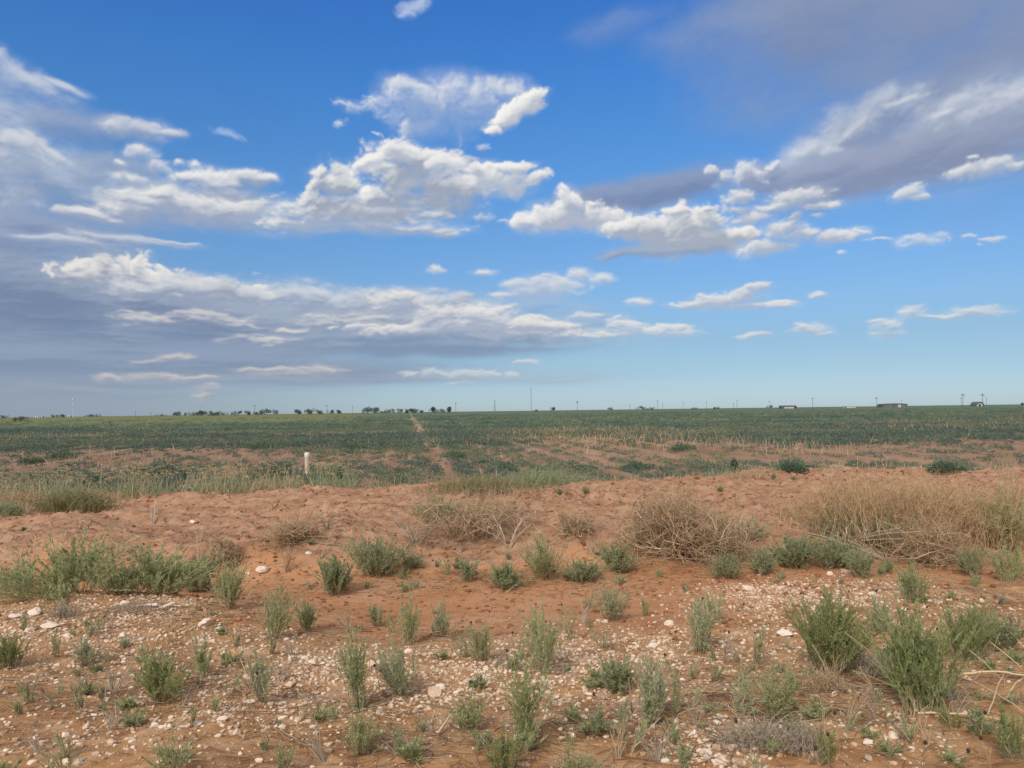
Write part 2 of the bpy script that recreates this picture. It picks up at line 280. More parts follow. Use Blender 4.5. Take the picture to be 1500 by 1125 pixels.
cam = bpy.data.cameras.new("camera"); cam_o = bpy.data.objects.new("camera", cam); COL.objects.link(cam_o)
cam.sensor_width = 36; cam.lens = 36 * FPX / 1500; cam.clip_start = 0.05; cam.clip_end = 60000
cam_o.matrix_world = Matrix.Translation((0, 0, CAM_H)) @ CAM_M.to_4x4()
S.camera = cam_o
S.view_settings.view_transform = 'Standard'; S.view_settings.look = 'None'
S.view_settings.exposure = 0.0; S.view_settings.gamma = 1.0
# ------------------------------------------------------------------ mesh helpers
class Geo:
    """collects vertex and face arrays; build() links them as ONE mesh object"""
    def __init__(self):
        self.v, self.f, self.n = [], [], 0
    def add(self, V, F):
        V = np.asarray(V, np.float32).reshape(-1, 3); F = np.asarray(F, np.int64)
        self.v.append(V); self.f.append(F + self.n); self.n += len(V)
        return self
    def merge(self, g, M=None):
        V = np.concatenate(g.v)
        if M is not None:
            M = np.array(M); V = V @ M[:3, :3].T + M[:3, 3]
        for F in g.f:
            self.f.append(F + self.n)
        self.v.append(V.astype(np.float32)); self.n += len(V)
        return self
    def mesh(self, name, mat, smooth=False):
        me = bpy.data.meshes.new(name)
        V = np.concatenate(self.v)
        me.vertices.add(len(V)); me.vertices.foreach_set("co", V.ravel())
        lt = np.concatenate([np.full(len(F), F.shape[1], np.int32) for F in self.f])
        li = np.concatenate([F.ravel() for F in self.f]).astype(np.int32)
        ls = np.concatenate([[0], np.cumsum(lt)[:-1]]).astype(np.int32)
        me.loops.add(len(li)); me.loops.foreach_set("vertex_index", li)
        me.polygons.add(len(lt)); me.polygons.foreach_set("loop_start", ls)
        me.polygons.foreach_set("use_smooth", np.full(len(lt), smooth))
        me.update(calc_edges=True); me.validate()
        me.materials.append(mat)
        return me
    def build(self, name, mat, parent=None, smooth=False):
        o = bpy.data.objects.new(name, self.mesh(name, mat, smooth)); COL.objects.link(o)
        if parent: o.parent = parent
        return o

def tag(o, label=None, cat=None, group=None, kind=None):
    if label: o['label'] = label
    if cat: o['category'] = cat
    if group: o['group'] = group
    if kind: o['kind'] = kind
    return o

def empty(name, loc, rz=0.0, label=None, cat=None, group=None):
    o = bpy.data.objects.new(name, None); COL.objects.link(o)
    o.location = loc; o.rotation_euler.z = rz; o.empty_display_size = .1
    return tag(o, label, cat, group)

def copy_tree(o, parent=None):
    c = o.copy(); COL.objects.link(c); c.parent = parent
    for ch in o.children: copy_tree(ch, c)
    return c

def tubes(g, P, Rr, sides=3):
    """K polylines P (K, n, 3) with radii Rr (K, n) as thin tubes"""
    P = np.asarray(P, np.float32); K, n = P.shape[:2]
    Rr = np.broadcast_to(np.asarray(Rr, np.float32), (K, n))
    T = np.gradient(P, axis=1); T /= np.linalg.norm(T, axis=2, keepdims=True) + 1e-9
    ref = np.where(np.abs(T[:, :, 2:3]) > .9, np.array([1., 0, 0]), np.array([0, 0, 1.]))
    A = np.cross(T, ref); A /= np.linalg.norm(A, axis=2, keepdims=True) + 1e-9
    B = np.cross(T, A)
    an = np.arange(sides) * 2 * np.pi / sides
    V = P[:, :, None] + Rr[:, :, None, None] * (A[:, :, None] * np.cos(an)[None, None, :, None] + B[:, :, None] * np.sin(an)[None, None, :, None])
    idx = np.arange(K * n * sides).reshape(K, n, sides)
    a = idx[:, :-1]; b = idx[:, 1:]
    F = np.stack([a, np.roll(a, -1, 2), np.roll(b, -1, 2), b], -1).reshape(-1, 4)
    g.add(V, F)

def ribbons(g, P, W, rng):
    """K polylines as flat tapering blades"""
    P = np.asarray(P, np.float32); K, n = P.shape[:2]
    W = np.broadcast_to(np.asarray(W, np.float32), (K, n))
    an = rng.uniform(0, 2 * np.pi, K)
    A = np.stack([np.cos(an), np.sin(an), 0 * an], -1)[:, None] * W[:, :, None] * .5
    V = np.stack([P - A, P + A], 2)
    idx = np.arange(K * n * 2).reshape(K, n, 2)
    F = np.stack([idx[:, :-1, 0], idx[:, :-1, 1], idx[:, 1:, 1], idx[:, 1:, 0]], -1).reshape(-1, 4)
    g.add(V, F)

def leaves(g, p, d, ln, w, rng, fold=.25):
    """diamond leaves: base points p, directions d"""
    K = len(p); d = d / (np.linalg.norm(d, axis=1, keepdims=True) + 1e-9)
    s = np.cross(d, rng.normal(size=(K, 3))); s /= np.linalg.norm(s, axis=1, keepdims=True) + 1e-9
    nrm = np.cross(s, d)
    ln = np.broadcast_to(ln, K)[:, None]; w = np.broadcast_to(w, K)[:, None]
    mid = p + d * ln * .45 + nrm * ln * .06
    V = np.stack([p, mid + s * w * .5, p + d * ln - nrm * ln * fold * .4, mid - s * w * .5], 1)
    g.add(V, np.arange(K * 4).reshape(K, 4))

def box(g, c, s):
    x, y, z = s[0] / 2, s[1] / 2, s[2] / 2
    V = [(c[0] + i * x, c[1] + j * y, c[2] + k * z) for k in (-1, 1) for j in (-1, 1) for i in (-1, 1)]
    g.add(V, [(0, 2, 3, 1), (4, 5, 7, 6), (0, 1, 5, 4), (2, 6, 7, 3), (0, 4, 6, 2), (1, 3, 7, 5)])

# ------------------------------------------------------------------ node materials
def material(name):
    m = bpy.data.materials.new(name); m.use_nodes = True
    nt = m.node_tree; nt.nodes.clear()
    return m, nt

class NB:
    """small node-graph builder"""
    def __init__(self, nt): self.nt = nt
    def n(self, t, **kw):
        x = self.nt.nodes.new(t)
        for k, v in kw.items(): setattr(x, k, v)
        return x
    def l(self, a, b): self.nt.links.new(a, b)
    def m(self, op, a, b=0.0, c=None, clamp=False):
        x = self.n('ShaderNodeMath', operation=op, use_clamp=clamp)
        for i, v in enumerate((a, b, c)):
            if v is None: continue
            if isinstance(v, (int, float)): x.inputs[i].default_value = v
            else: self.l(v, x.inputs[i])
        return x.outputs[0]
    def noise(self, scale, detail=5, rough=.55, vec=None, dist=0.0):
        x = self.n('ShaderNodeTexNoise'); x.inputs['Scale'].default_value = scale; x.inputs['Detail'].default_value = detail
        x.inputs['Roughness'].default_value = rough; x.inputs['Distortion'].default_value = dist
        if vec is not None: self.l(vec, x.inputs['Vector'])
        return x.outputs['Fac']
    def ramp(self, fac, *stops):
        x = self.n('ShaderNodeValToRGB'); e = x.color_ramp.elements
        while len(e) < len(stops): e.new(.5)
        for s, (p, c) in zip(e, stops):
            s.position = p; s.color = (c if not isinstance(c, (int, float)) else (c, c, c))[:3] + (1,) if not isinstance(c, (int, float)) else (c, c, c, 1)
        self.l(fac, x.inputs[0]); return x.outputs[0]
    def mix(self, f, a, b):
        x = self.n('ShaderNodeMix', data_type='RGBA')
        for i, v in ((0, f), (6, a), (7, b)):
            if isinstance(v, (int, float)): x.inputs[i].default_value = v
            elif isinstance(v, tuple): x.inputs[i].default_value = v + (1,)
            else: self.l(v, x.inputs[i])
        return x.outputs[2]
    def attr(self, name):
        return self.n('ShaderNodeAttribute', attribute_name=name).outputs['Fac']
    def sstep(self, x, a, b):
        y = self.n('ShaderNodeMapRange', interpolation_type='SMOOTHSTEP')
        self.l(x, y.inputs[0]); y.inputs[1].default_value = a; y.inputs[2].default_value = b
        return y.outputs[0]

def leaf_material(name, c1, c2, c3, trans=.25):
    """foliage: colour varies from plant to plant and from leaf to leaf"""
    m, nt = material(name); b = NB(nt)
    oi = b.n('ShaderNodeObjectInfo').outputs['Random']
    gi = b.n('ShaderNodeNewGeometry').outputs['Random Per Island']
    c = b.mix(oi, c1, c2); c = b.mix(b.m('MULTIPLY', gi, .75), c, c3)
    v = b.m('ADD', b.m('MULTIPLY', b.n('ShaderNodeNewGeometry').outputs['Random Per Island'], .5), .75)
    sc = b.n('ShaderNodeVectorMath', operation='SCALE'); b.l(c, sc.inputs[0]); b.l(v, sc.inputs[3])
    d = b.n('ShaderNodeBsdfPrincipled'); b.l(sc.outputs[0], d.inputs['Base Color']); d.inputs['Roughness'].default_value = .7; d.inputs['Specular IOR Level'].default_value = .2
    t = b.n('ShaderNodeBsdfTranslucent'); b.l(sc.outputs[0], t.inputs[0])
    mx = b.n('ShaderNodeMixShader'); mx.inputs[0].default_value = trans
    b.l(d.outputs[0], mx.inputs[1]); b.l(t.outputs[0], mx.inputs[2])
    b.l(mx.outputs[0], b.n('ShaderNodeOutputMaterial').inputs[0])
    return m

def plain_material(name, c1, c2, scale=8, rough=.85, bump=0.0, metal=0.0, island=True):
    m, nt = material(name); b = NB(nt)
    co = b.n('ShaderNodeTexCoord').outputs['Object']
    f = b.noise(scale, 6, .6, co)
    if island:
        f = b.m('ADD', b.m('MULTIPLY', f, .6), b.m('MULTIPLY', b.n('ShaderNodeNewGeometry').outputs['Random Per Island'], .4))
    c = b.mix(b.sstep(f, .3, .7), c1, c2)
    d = b.n('ShaderNodeBsdfPrincipled'); b.l(c, d.inputs['Base Color']); d.inputs['Roughness'].default_value = rough
    d.inputs['Specular IOR Level'].default_value = .25; d.inputs['Metallic'].default_value = metal
    if bump:
        bn = b.n('ShaderNodeBump'); bn.inputs['Strength'].default_value = .6; bn.inputs['Distance'].default_value = bump
        b.l(b.noise(scale * 3, 5, .6, co), bn.inputs['Height']); b.l(bn.outputs[0], d.inputs['Normal'])
    b.l(d.outputs[0], b.n('ShaderNodeOutputMaterial').inputs[0])
    return m

# ------------------------------------------------------------------ lie of the land (y = away from the camera)
ROW_AZ = R(-7.6)                   # the old crop rows run this way
def side(x, y):                    # -1 at the picture's left edge, +1 at its right
    return np.clip(x / (.62 * np.maximum(y, 4)), -1.3, 1.3)

def pw(y, pts):
    return np.interp(y, [p[0] for p in pts], [p[1] for p in pts])

def smooth_pw(y, pts):
    return (pw(y - .35, pts) + pw(y, pts) * 2 + pw(y + .35, pts)) / 4

def base_height(x, y):
    x = np.asarray(x, np.float32); y = np.asarray(y, np.float32)
    s = side(x, y)
    yw = y + .35 * gnoise(x * .35, y * .15, 3) + .12 * gnoise(x * 1.3, y * .6, 4)
    ctr = smooth_pw(yw, [(-80, .1), (2.2, 0), (6.9, -.36), (8.2, -.47), (9.9, -.46), (10.8, -.20), (12.6, .17), (13.6, .22), (14.6, .18), (17, -.10), (22, -.12), (9e4, -.12)])
    lft = smooth_pw(yw, [(-80, .1), (2.2, 0), (5.5, -.16), (7.3, -.17), (7.9, -.22), (8.8, -.52), (9.9, -.54), (10.25, -.14), (11.6, -.04), (13.4, .03), (14.6, .0), (16, -.12), (22, -.14), (9e4, -.12)])
    rgt = smooth_pw(yw, [(-80, .1), (2.2, 0), (7.0, -.30), (8.8, -.36), (9.4, -.42), (10.2, -.40), (11.0, -.16), (12.6, .24), (13.6, .36), (15, .33), (18, -.05), (24, -.12), (9e4, -.12)])
    wl = sstep(-.25, -.75, s); wr = sstep(.15, .75, s)
    return ctr * (1 - wl - wr) + lft * wl + rgt * wr

def zones(x, y):
    s = side(x, y)
    yw = y + .5 * gnoise(x * .8, y * .8, 31) + .25 * gnoise(x * 2.3, y * 2.3, 32)
    edge = 7.0 + 1.0 * sstep(-.3, -.8, s) + 1.9 * sstep(.25, .7, s)      # where the stony shoulder ends
    gravel = sstep(edge + .25, edge - .7, yw)
    field = sstep(15.2, 17.2, yw)
    berm = sstep(9.9, 10.8, yw) * (1 - field)
    return gravel, field, berm

def height(x, y):
    x = np.asarray(x, np.float32); y = np.asarray(y, np.float32)
    g, f, b = zones(x, y)
    near = sstep(45, 18, y)
    h = base_height(x, y)
    h = h + (.05 + .06 * b) * gnoise(x * .55, y * .55, 41) * near
    h = h + (.030 * b + .022 * g + .010) * fbm(x * 2.1, y * 2.1, 42, 3) * near
    clod = np.maximum(fbm(x * 4.2, y * 5.5, 43, 3, .55, billow=True), -.1)
    h = h + (.070 * b + .018 * g) * clod * near
    h = h + .13 * b * (np.abs(gnoise(x * .55 + .2 * y, y * 1.9, 47)) - .25) * near + .05 * b * np.abs(gnoise(x * 1.7, y * 3.6, 48))
    # little erosion rills across the bank and the furrows of the old field
    h = h + .028 * b * np.abs(gnoise(x * 1.5 + .6 * y, y * .35, 44))
    u = x * math.cos(ROW_AZ) - y * math.sin(ROW_AZ)
    h = h + .05 * np.sin(u * 2 * np.pi / 1.05) * f * sstep(90, 40, y)
    return h

def at(px, py, tmax=400.0):
    """the point of the ground that the photograph shows at pixel (px, py)"""
    d = ray(px, py)
    t = np.geomspace(1.5, tmax, 2500)
    X, Y, Z = d.x * t, d.y * t, CAM_H + d.z * t
    k = Z < height(X, Y)
    i = int(np.argmax(k)) if k.any() else len(t) - 1
    i = max(i, 1)
    lo, hi = t[i - 1], t[i]
    tt = np.linspace(lo, hi, 24); X, Y, Z = d.x * tt, d.y * tt, CAM_H + d.z * tt
    k = Z < height(X, Y); j = int(np.argmax(k)) if k.any() else 23
    return Vector((float(X[j]), float(Y[j]), float(height(X[j:j + 1], Y[j:j + 1])[0])))

def H1(x, y):
    return float(height(np.array([x]), np.array([y]))[0])

_p = at(633, 662); TRACK_U = _p.x * math.cos(ROW_AZ) - _p.y * math.sin(ROW_AZ)      # an old wheel track between the rows

def make_ground():
    ys = [-90, -60, -40, -25, -15, -8, -4, -1, 0.5, 1.5]
    y = 2.2
    while y < 17: ys.append(y); y += .036
    step = .05
    while y < 15000:
        ys.append(y); y += step; step *= 1.045
    ys = np.array(ys, np.float32)
    u = np.linspace(-1, 1, 640)
    hw = 6 + .9 * np.abs(ys)
    X = u[None, :] * hw[:, None]; Y = np.broadcast_to(ys[:, None], X.shape)
    Z = height(X, Y)
    g, f, b = zones(X, Y)
    n, m = X.shape
    i = np.arange(n * m).reshape(n, m)
    F = np.stack([i[:-1, :-1], i[:-1, 1:], i[1:, 1:], i[1:, :-1]], -1).reshape(-1, 4)
    geo = Geo(); geo.add(np.stack([X, Y, Z], -1), F)
    o = geo.build('ground', ground_material(), smooth=True)
    for nm, a in (('gravel', g), ('field', f), ('berm', b)):
        at_ = o.data.attributes.new(nm, 'FLOAT', 'POINT'); at_.data.foreach_set('value', np.ascontiguousarray(a, np.float32).ravel())
    tag(o, kind='structure'); return o

def ground_material():
    m, nt = material('red_earth'); b = NB(nt)
    co = b.n('ShaderNodeTexCoord').outputs['Object']
    g, f, bm = b.attr('gravel'), b.attr('field'), b.attr('berm')
    sep = b.n('ShaderNodeSeparateXYZ'); b.l(co, sep.inputs[0]); X, Y = sep.outputs[0], sep.outputs[1]
    n1 = b.noise(.9, 8, .6, co); n2 = b.noise(6, 8, .65, co); n3 = b.noise(40, 4, .6, co); n4 = b.noise(3.0, 5, .6, co, .6)
    earth = b.ramp(n1, (.3, (.32, .150, .068)), (.5, (.45, .225, .112)), (.7, (.50, .28, .16)))
    earth = b.mix(b.m('MULTIPLY', b.sstep(n2, .5, .72), .6), earth, (.205, .092, .047))
    earth = b.mix(b.m('MULTIPLY', b.sstep(n3, .55, .75), .35), earth, (.50, .31, .20))
    crust = b.ramp(n2, (.3, (.25, .135, .082)), (.5, (.375, .222, .145)), (.7, (.49, .33, .235)))
    earth = b.mix(b.m('MULTIPLY', bm, .8), earth, crust)
    # brown crust and rotted plant bits drawn out along the bank
    st = b.n('ShaderNodeMapping'); b.l(co, st.inputs[0]); st.inputs['Scale'].default_value = (.55, 1.5, 1)
    n5 = b.noise(2.2, 8, .68, st.outputs[0], .8); n6 = b.noise(17, 6, .7, st.outputs[0])
    earth = b.mix(b.m('MULTIPLY', b.m('MULTIPLY', b.sstep(n5, .50, .66), b.sstep(n6, .38, .60)), b.m('ADD', b.m('MULTIPLY', bm, .55), .25)), earth, (.15, .085, .052))
    # shoulder: earth mixed with crushed pale stone and dust
    dust = b.ramp(n4, (.35, (.30, .152, .066)), (.55, (.43, .237, .115)), (.72, (.53, .345, .205)))
    vor = b.n('ShaderNodeTexVoronoi', feature='F1'); vor.inputs['Scale'].default_value = 46; b.l(co, vor.inputs['Vector'])
    vc = b.n('ShaderNodeSeparateColor'); b.l(vor.outputs['Color'], vc.inputs[0])
    chip = b.m('MULTIPLY', b.m('LESS_THAN', vor.outputs['Distance'], .34), b.m('GREATER_THAN', vc.outputs[0], .62))
    dust = b.mix(b.m('MULTIPLY', chip, b.sstep(n4, .40, .56)), dust, b.mix(vc.outputs[1], (.60, .47, .37), (.45, .27, .18)))
    dust = b.mix(b.m('MULTIPLY', b.m('MULTIPLY', b.sstep(n5, .48, .62), b.sstep(n6, .40, .60)), .65), dust, (.135, .078, .048))
    near = b.mix(g, earth, dust)
    # field: bare red rows near by, then weeds that close up with distance
    rot = b.n('ShaderNodeMapping'); b.l(co, rot.inputs[0]); rot.inputs['Rotation'].default_value = (0, 0, -ROW_AZ * -1)
    rs = b.n('ShaderNodeMapping'); b.l(rot.outputs[0], rs.inputs[0]); rs.inputs['Scale'].default_value = (1.0, .09, 1)
    rown = b.noise(.9, 4, .6, rs.outputs[0])
    soil = b.ramp(rown, (.35, (.23, .14, .09)), (.6, (.33, .205, .135)), (.8, (.42, .29, .195)))
    fld = b.n('ShaderNodeMapping'); b.l(co, fld.inputs[0]); fld.inputs['Scale'].default_value = (.35, 1, 1)
    pat = b.noise(.05, 7, .62, fld.outputs[0]); fine = b.noise(.6, 6, .7, fld.outputs[0])
    green = b.ramp(fine, (.3, (.070, .115, .072)), (.55, (.11, .155, .095)), (.75, (.20, .205, .12)))
    dist = b.m('MULTIPLY', Y, 1.0)
    cov = b.m('ADD', b.sstep(dist, 35, 120), b.m('MULTIPLY', b.m('SUBTRACT', pat, .5), 1.6))
    cov = b.m('ADD', cov, b.m('MULTIPLY', b.m('SUBTRACT', fine, .5), 1.2))
    fieldc = b.mix(b.sstep(cov, .32, .60), soil, green)
    # older grassland far off on the west side is paler and yellower
    pasture = b.ramp(pat, (.35, (.13, .155, .062)), (.55, (.165, .18, .08)), (.7, (.23, .205, .115)))
    west = b.m('MULTIPLY', b.sstep(dist, 130, 190), b.sstep(b.m('DIVIDE', X, Y), -.12, -.26))
    fieldc = b.mix(west, fieldc, pasture)
    ux = b.m('SUBTRACT', b.m('MULTIPLY', X, math.cos(ROW_AZ)), b.m('MULTIPLY', Y, math.sin(ROW_AZ)))
    tr = b.m('ABSOLUTE', b.m('SUBTRACT', ux, TRACK_U))
    fieldc = b.mix(b.m('MULTIPLY', b.m('MULTIPLY', b.sstep(tr, .8, .3), b.sstep(dist, 32, 48)), b.sstep(fine, .3, .6)), fieldc, (.36, .27, .18))
    far = b.mix(b.m('MULTIPLY', b.sstep(dist, 180, 420), b.m('MULTIPLY', b.sstep(pat, .52, .62), .5)), fieldc, (.22, .17, .11))
    col = b.mix(f, near, far)
    bs = b.n('ShaderNodeBsdfPrincipled'); b.l(col, bs.inputs['Base Color']); bs.inputs['Roughness'].default_value = .95; bs.inputs['Specular IOR Level'].default_value = .1
    bn = b.n('ShaderNodeBump'); bn.inputs['Strength'].default_value = .9; bn.inputs['Distance'].default_value = .035
    n7 = b.noise(13, 6, .7, st.outputs[0], .5)
    hh = b.m('ADD', b.m('MULTIPLY', n2, .8), b.m('ADD', b.m('MULTIPLY', n3, .3), b.m('MULTIPLY', n7, b.m('ADD', b.m('MULTIPLY', bm, .8), .2))))
    hh = b.m('ADD', hh, b.m('MULTIPLY', chip, b.m('MULTIPLY', g, .35)))
    b.l(b.m('MULTIPLY', hh, b.sstep(dist, 60, 15)), bn.inputs['Height'])
    b.l(bn.outputs[0], bs.inputs['Normal'])
    b.l(bs.outputs[0], b.n('ShaderNodeOutputMaterial').inputs[0])
    return m

make_ground()

# ------------------------------------------------------------------ daylight and air
sun = bpy.data.lights.new('sun', 'SUN'); sun.energy = 3.0; sun.angle = R(15); sun.color = (1.0, .93, .83)
so = bpy.data.objects.new('sun', sun); COL.objects.link(so)
_sd = Vector((math.sin(SUN_AZ) * math.cos(SUN_EL), math.cos(SUN_AZ) * math.cos(SUN_EL), math.sin(SUN_EL)))
so.rotation_euler = _sd.to_track_quat('Z', 'Y').to_euler(); so.location = (0, -20, 40)

def make_haze():
    g = Geo(); box(g, (0, 6500, 59), (30000, 18000, 122))
    m, nt = material('haze_air'); b = NB(nt)
    v = b.n('ShaderNodeVolumePrincipled'); v.inputs['Color'].default_value = (.86, .93, .97, 1); v.inputs['Density'].default_value = HAZE
    v.inputs['Anisotropy'].default_value = .2
    b.l(v.outputs[0], b.n('ShaderNodeOutputMaterial').inputs['Volume'])
    o = g.build('haze', m); tag(o, kind='stuff'); return o
HAZE = 0.0007
# ------------------------------------------------------------------ materials for what grows and lies about
M = {}
M['sage'] = leaf_material('grey_green_leaves', (.42, .455, .235), (.36, .41, .20), (.50, .50, .28), .45)
M['green'] = leaf_material('green_leaves', (.28, .335, .13), (.315, .355, .145), (.37, .40, .185), .45)
M['dusk'] = leaf_material('dull_blue_green_leaves', (.32, .37, .205), (.34, .375, .21), (.41, .42, .25), .45)
M['field_bush'] = leaf_material('field_bush_leaves', (.095, .165, .11), (.115, .18, .115), (.15, .20, .13), .3)
M['olive'] = leaf_material('yellowing_leaves', (.27, .26, .125), (.24, .25, .115), (.33, .29, .16), .4)
M['silver'] = leaf_material('silvery_leaves', (.48, .495, .31), (.42, .455, .26), (.53, .52, .34), .45)
def field_material():
    """weeds of the old crop land: darker and bluer, or paler and drier, in broad patches"""
    m = leaf_material('field_weed_leaves', (.112, .168, .135), (.128, .180, .138), (.165, .195, .148), .35)
    nt = m.node_tree; b = NB(nt)
    co = b.n('ShaderNodeTexCoord').outputs['Object']
    mp = b.n('ShaderNodeMapping'); b.l(co, mp.inputs[0]); mp.inputs['Scale'].default_value = (.5, 1, 0)
    n1 = b.noise(.055, 6, .62, mp.outputs[0]); n2 = b.noise(.35, 3, .6, mp.outputs[0])
    tone = b.ramp(b.m('ADD', b.m('MULTIPLY', n1, .75), b.m('MULTIPLY', n2, .25)), (.34, (.55, .72, .80)), (.46, (.90, .96, 1.0)), (.54, (1.4, 1.25, 1.05)), (.62, (2.2, 1.7, 1.25)))
    for nd in list(nt.nodes):
        if nd.type == 'VECT_MATH' and nd.operation == 'SCALE':
            outs = [l.to_socket for l in nd.outputs[0].links]
            mu = b.n('ShaderNodeVectorMath', operation='MULTIPLY'); b.l(nd.outputs[0], mu.inputs[0]); b.l(tone, mu.inputs[1])
            for s in outs: b.l(mu.outputs[0], s)
    return m
M['straw'] = leaf_material('dry_straw', (.44, .32, .19), (.38, .28, .165), (.52, .40, .26), .15)
M['field'] = field_material()
M['gold'] = leaf_material('golden_seed_heads', (.66, .52, .30), (.60, .46, .26), (.72, .60, .38), .3)
M['tumble'] = leaf_material('dry_tumbleweed_twigs', (.35, .23, .135), (.39, .265, .16), (.54, .40, .26), .1)
M['fluff'] = leaf_material('dry_seed_grass', (.46, .305, .165), (.50, .335, .185), (.60, .44, .27), .3)
M['thatch'] = leaf_material('weathered_grey_straw', (.33, .27, .21), (.28, .23, .18), (.42, .36, .28), .1)
M['wood'] = plain_material('bleached_twigs', (.46, .36, .27), (.58, .49, .39), 12)
M['stem_green'] = plain_material('weed_stems', (.22, .23, .12), (.28, .26, .15), 10)
M['stem_brown'] = plain_material('dry_weed_stems', (.24, .17, .10), (.31, .23, .14), 10)
M['seed'] = plain_material('dark_seed_heads', (.030, .020, .018), (.055, .038, .03), 60)
M['pale_stick'] = plain_material('pale_yellow_stalks', (.50, .36, .19), (.62, .49, .30), 9)
M['stone'] = plain_material('caliche_stone', (.50, .385, .30), (.70, .58, .48), 14, .95, .012)
M['stone_pink'] = plain_material('dusty_caliche', (.42, .26, .18), (.60, .44, .34), 10, .95, .012)
M['pebble'] = plain_material('caliche_gravel', (.40, .25, .15), (.70, .57, .44), 3, .95)
M['clod'] = plain_material('dirt_clods', (.20, .085, .045), (.38, .18, .10), 5, .95)

def arcs(rng, base, az, out, h, n=6, wob=.03, droop=0.0):
    """stems that rise from base and lean outwards: (K, n, 3)"""
    K = len(az); t = np.linspace(0, 1, n)[None, :, None]
    d = np.stack([np.cos(az), np.sin(az), 0 * az], -1)[:, None]
    P = base[:, None] + d * out[:, None, None] * (.35 * t + .65 * t ** 1.8)
    P = P + np.array([0, 0, 1.])[None, None] * h[:, None, None] * (t - droop * t ** 3)
    w = rng.normal(size=(K, n, 3)) * wob * h[:, None, None]; w[:, 0] = 0
    return P + np.cumsum(w, 1) * .5

def weed_mesh(seed, h, w, stems=14, per=26, ll=.035, lw=.006, up=.9, branch=2, lo=.12, droop=0.0, tr=.0022):
    """upright many-stemmed weed: returns (stem Geo, foliage Geo). h, w in metres"""
    rng = np.random.default_rng(seed)
    az = rng.uniform(0, 2 * np.pi, stems); r = rng.uniform(0, 1, stems) ** .7
    base = np.stack([np.cos(az) * r * w * .16, np.sin(az) * r * w * .16, np.full(stems, -.015)], -1)
    hh = h * rng.uniform(.55, 1.0, stems) * (1 - .25 * r)
    P = arcs(rng, base, az + rng.normal(size=stems) * .5, r * w * .42 * rng.uniform(.6, 1.2, stems), hh, 7, .035, droop)
    gs, gl = Geo(), Geo()
    rad = tr * np.linspace(1.3, .45, 7)[None] * (hh / h)[:, None] * (1 + h)
    tubes(gs, P, rad)
    allP, allL = [P], [hh]
    for k in range(branch):
        # side shoots
        i = rng.integers(0, stems, stems); j = rng.uniform(.25, .75, stems)
        jj = (j * 6).astype(int); b0 = P[i, jj]
        hb = hh[i] * (1 - j) * rng.uniform(.5, .9, stems)
        Q = arcs(rng, b0, rng.uniform(0, 2 * np.pi, stems), hb * rng.uniform(.25, .6, stems), hb, 7, .03)
        tubes(gs, Q, rad * .6); allP.append(Q); allL.append(hb)
    PP = np.concatenate(allP); LL = np.concatenate(allL)
    K = len(PP); q = max(3, per)
    t = rng.uniform(lo, 1.0, (K, q)) ** .8
    keep = rng.uniform(size=(K, q)) < np.clip(LL / h * 1.3, .25, 1)[:, None]
    f = t * 6; a = np.minimum(f.astype(int), 5); fr = (f - a)[..., None]
    ki = np.arange(K)[:, None]
    pos = PP[ki, a] * (1 - fr) + PP[ki, a + 1] * fr
    tan = PP[ki, a + 1] - PP[ki, a]; tan /= np.linalg.norm(tan, axis=-1, keepdims=True) + 1e-9
    o = rng.normal(size=(K, q, 3)); o[..., 2] *= .4
    o /= np.linalg.norm(o, axis=-1, keepdims=True)
    d = tan * up + o * (1.15 - .55 * t[..., None])
    ln = ll * rng.uniform(.6, 1.25, (K, q)) * (1.1 - .45 * t)
    leaves(gl, pos[keep], d[keep], ln[keep], (lw * rng.uniform(.7, 1.3, (K, q)))[keep], rng)
    return gs, gl

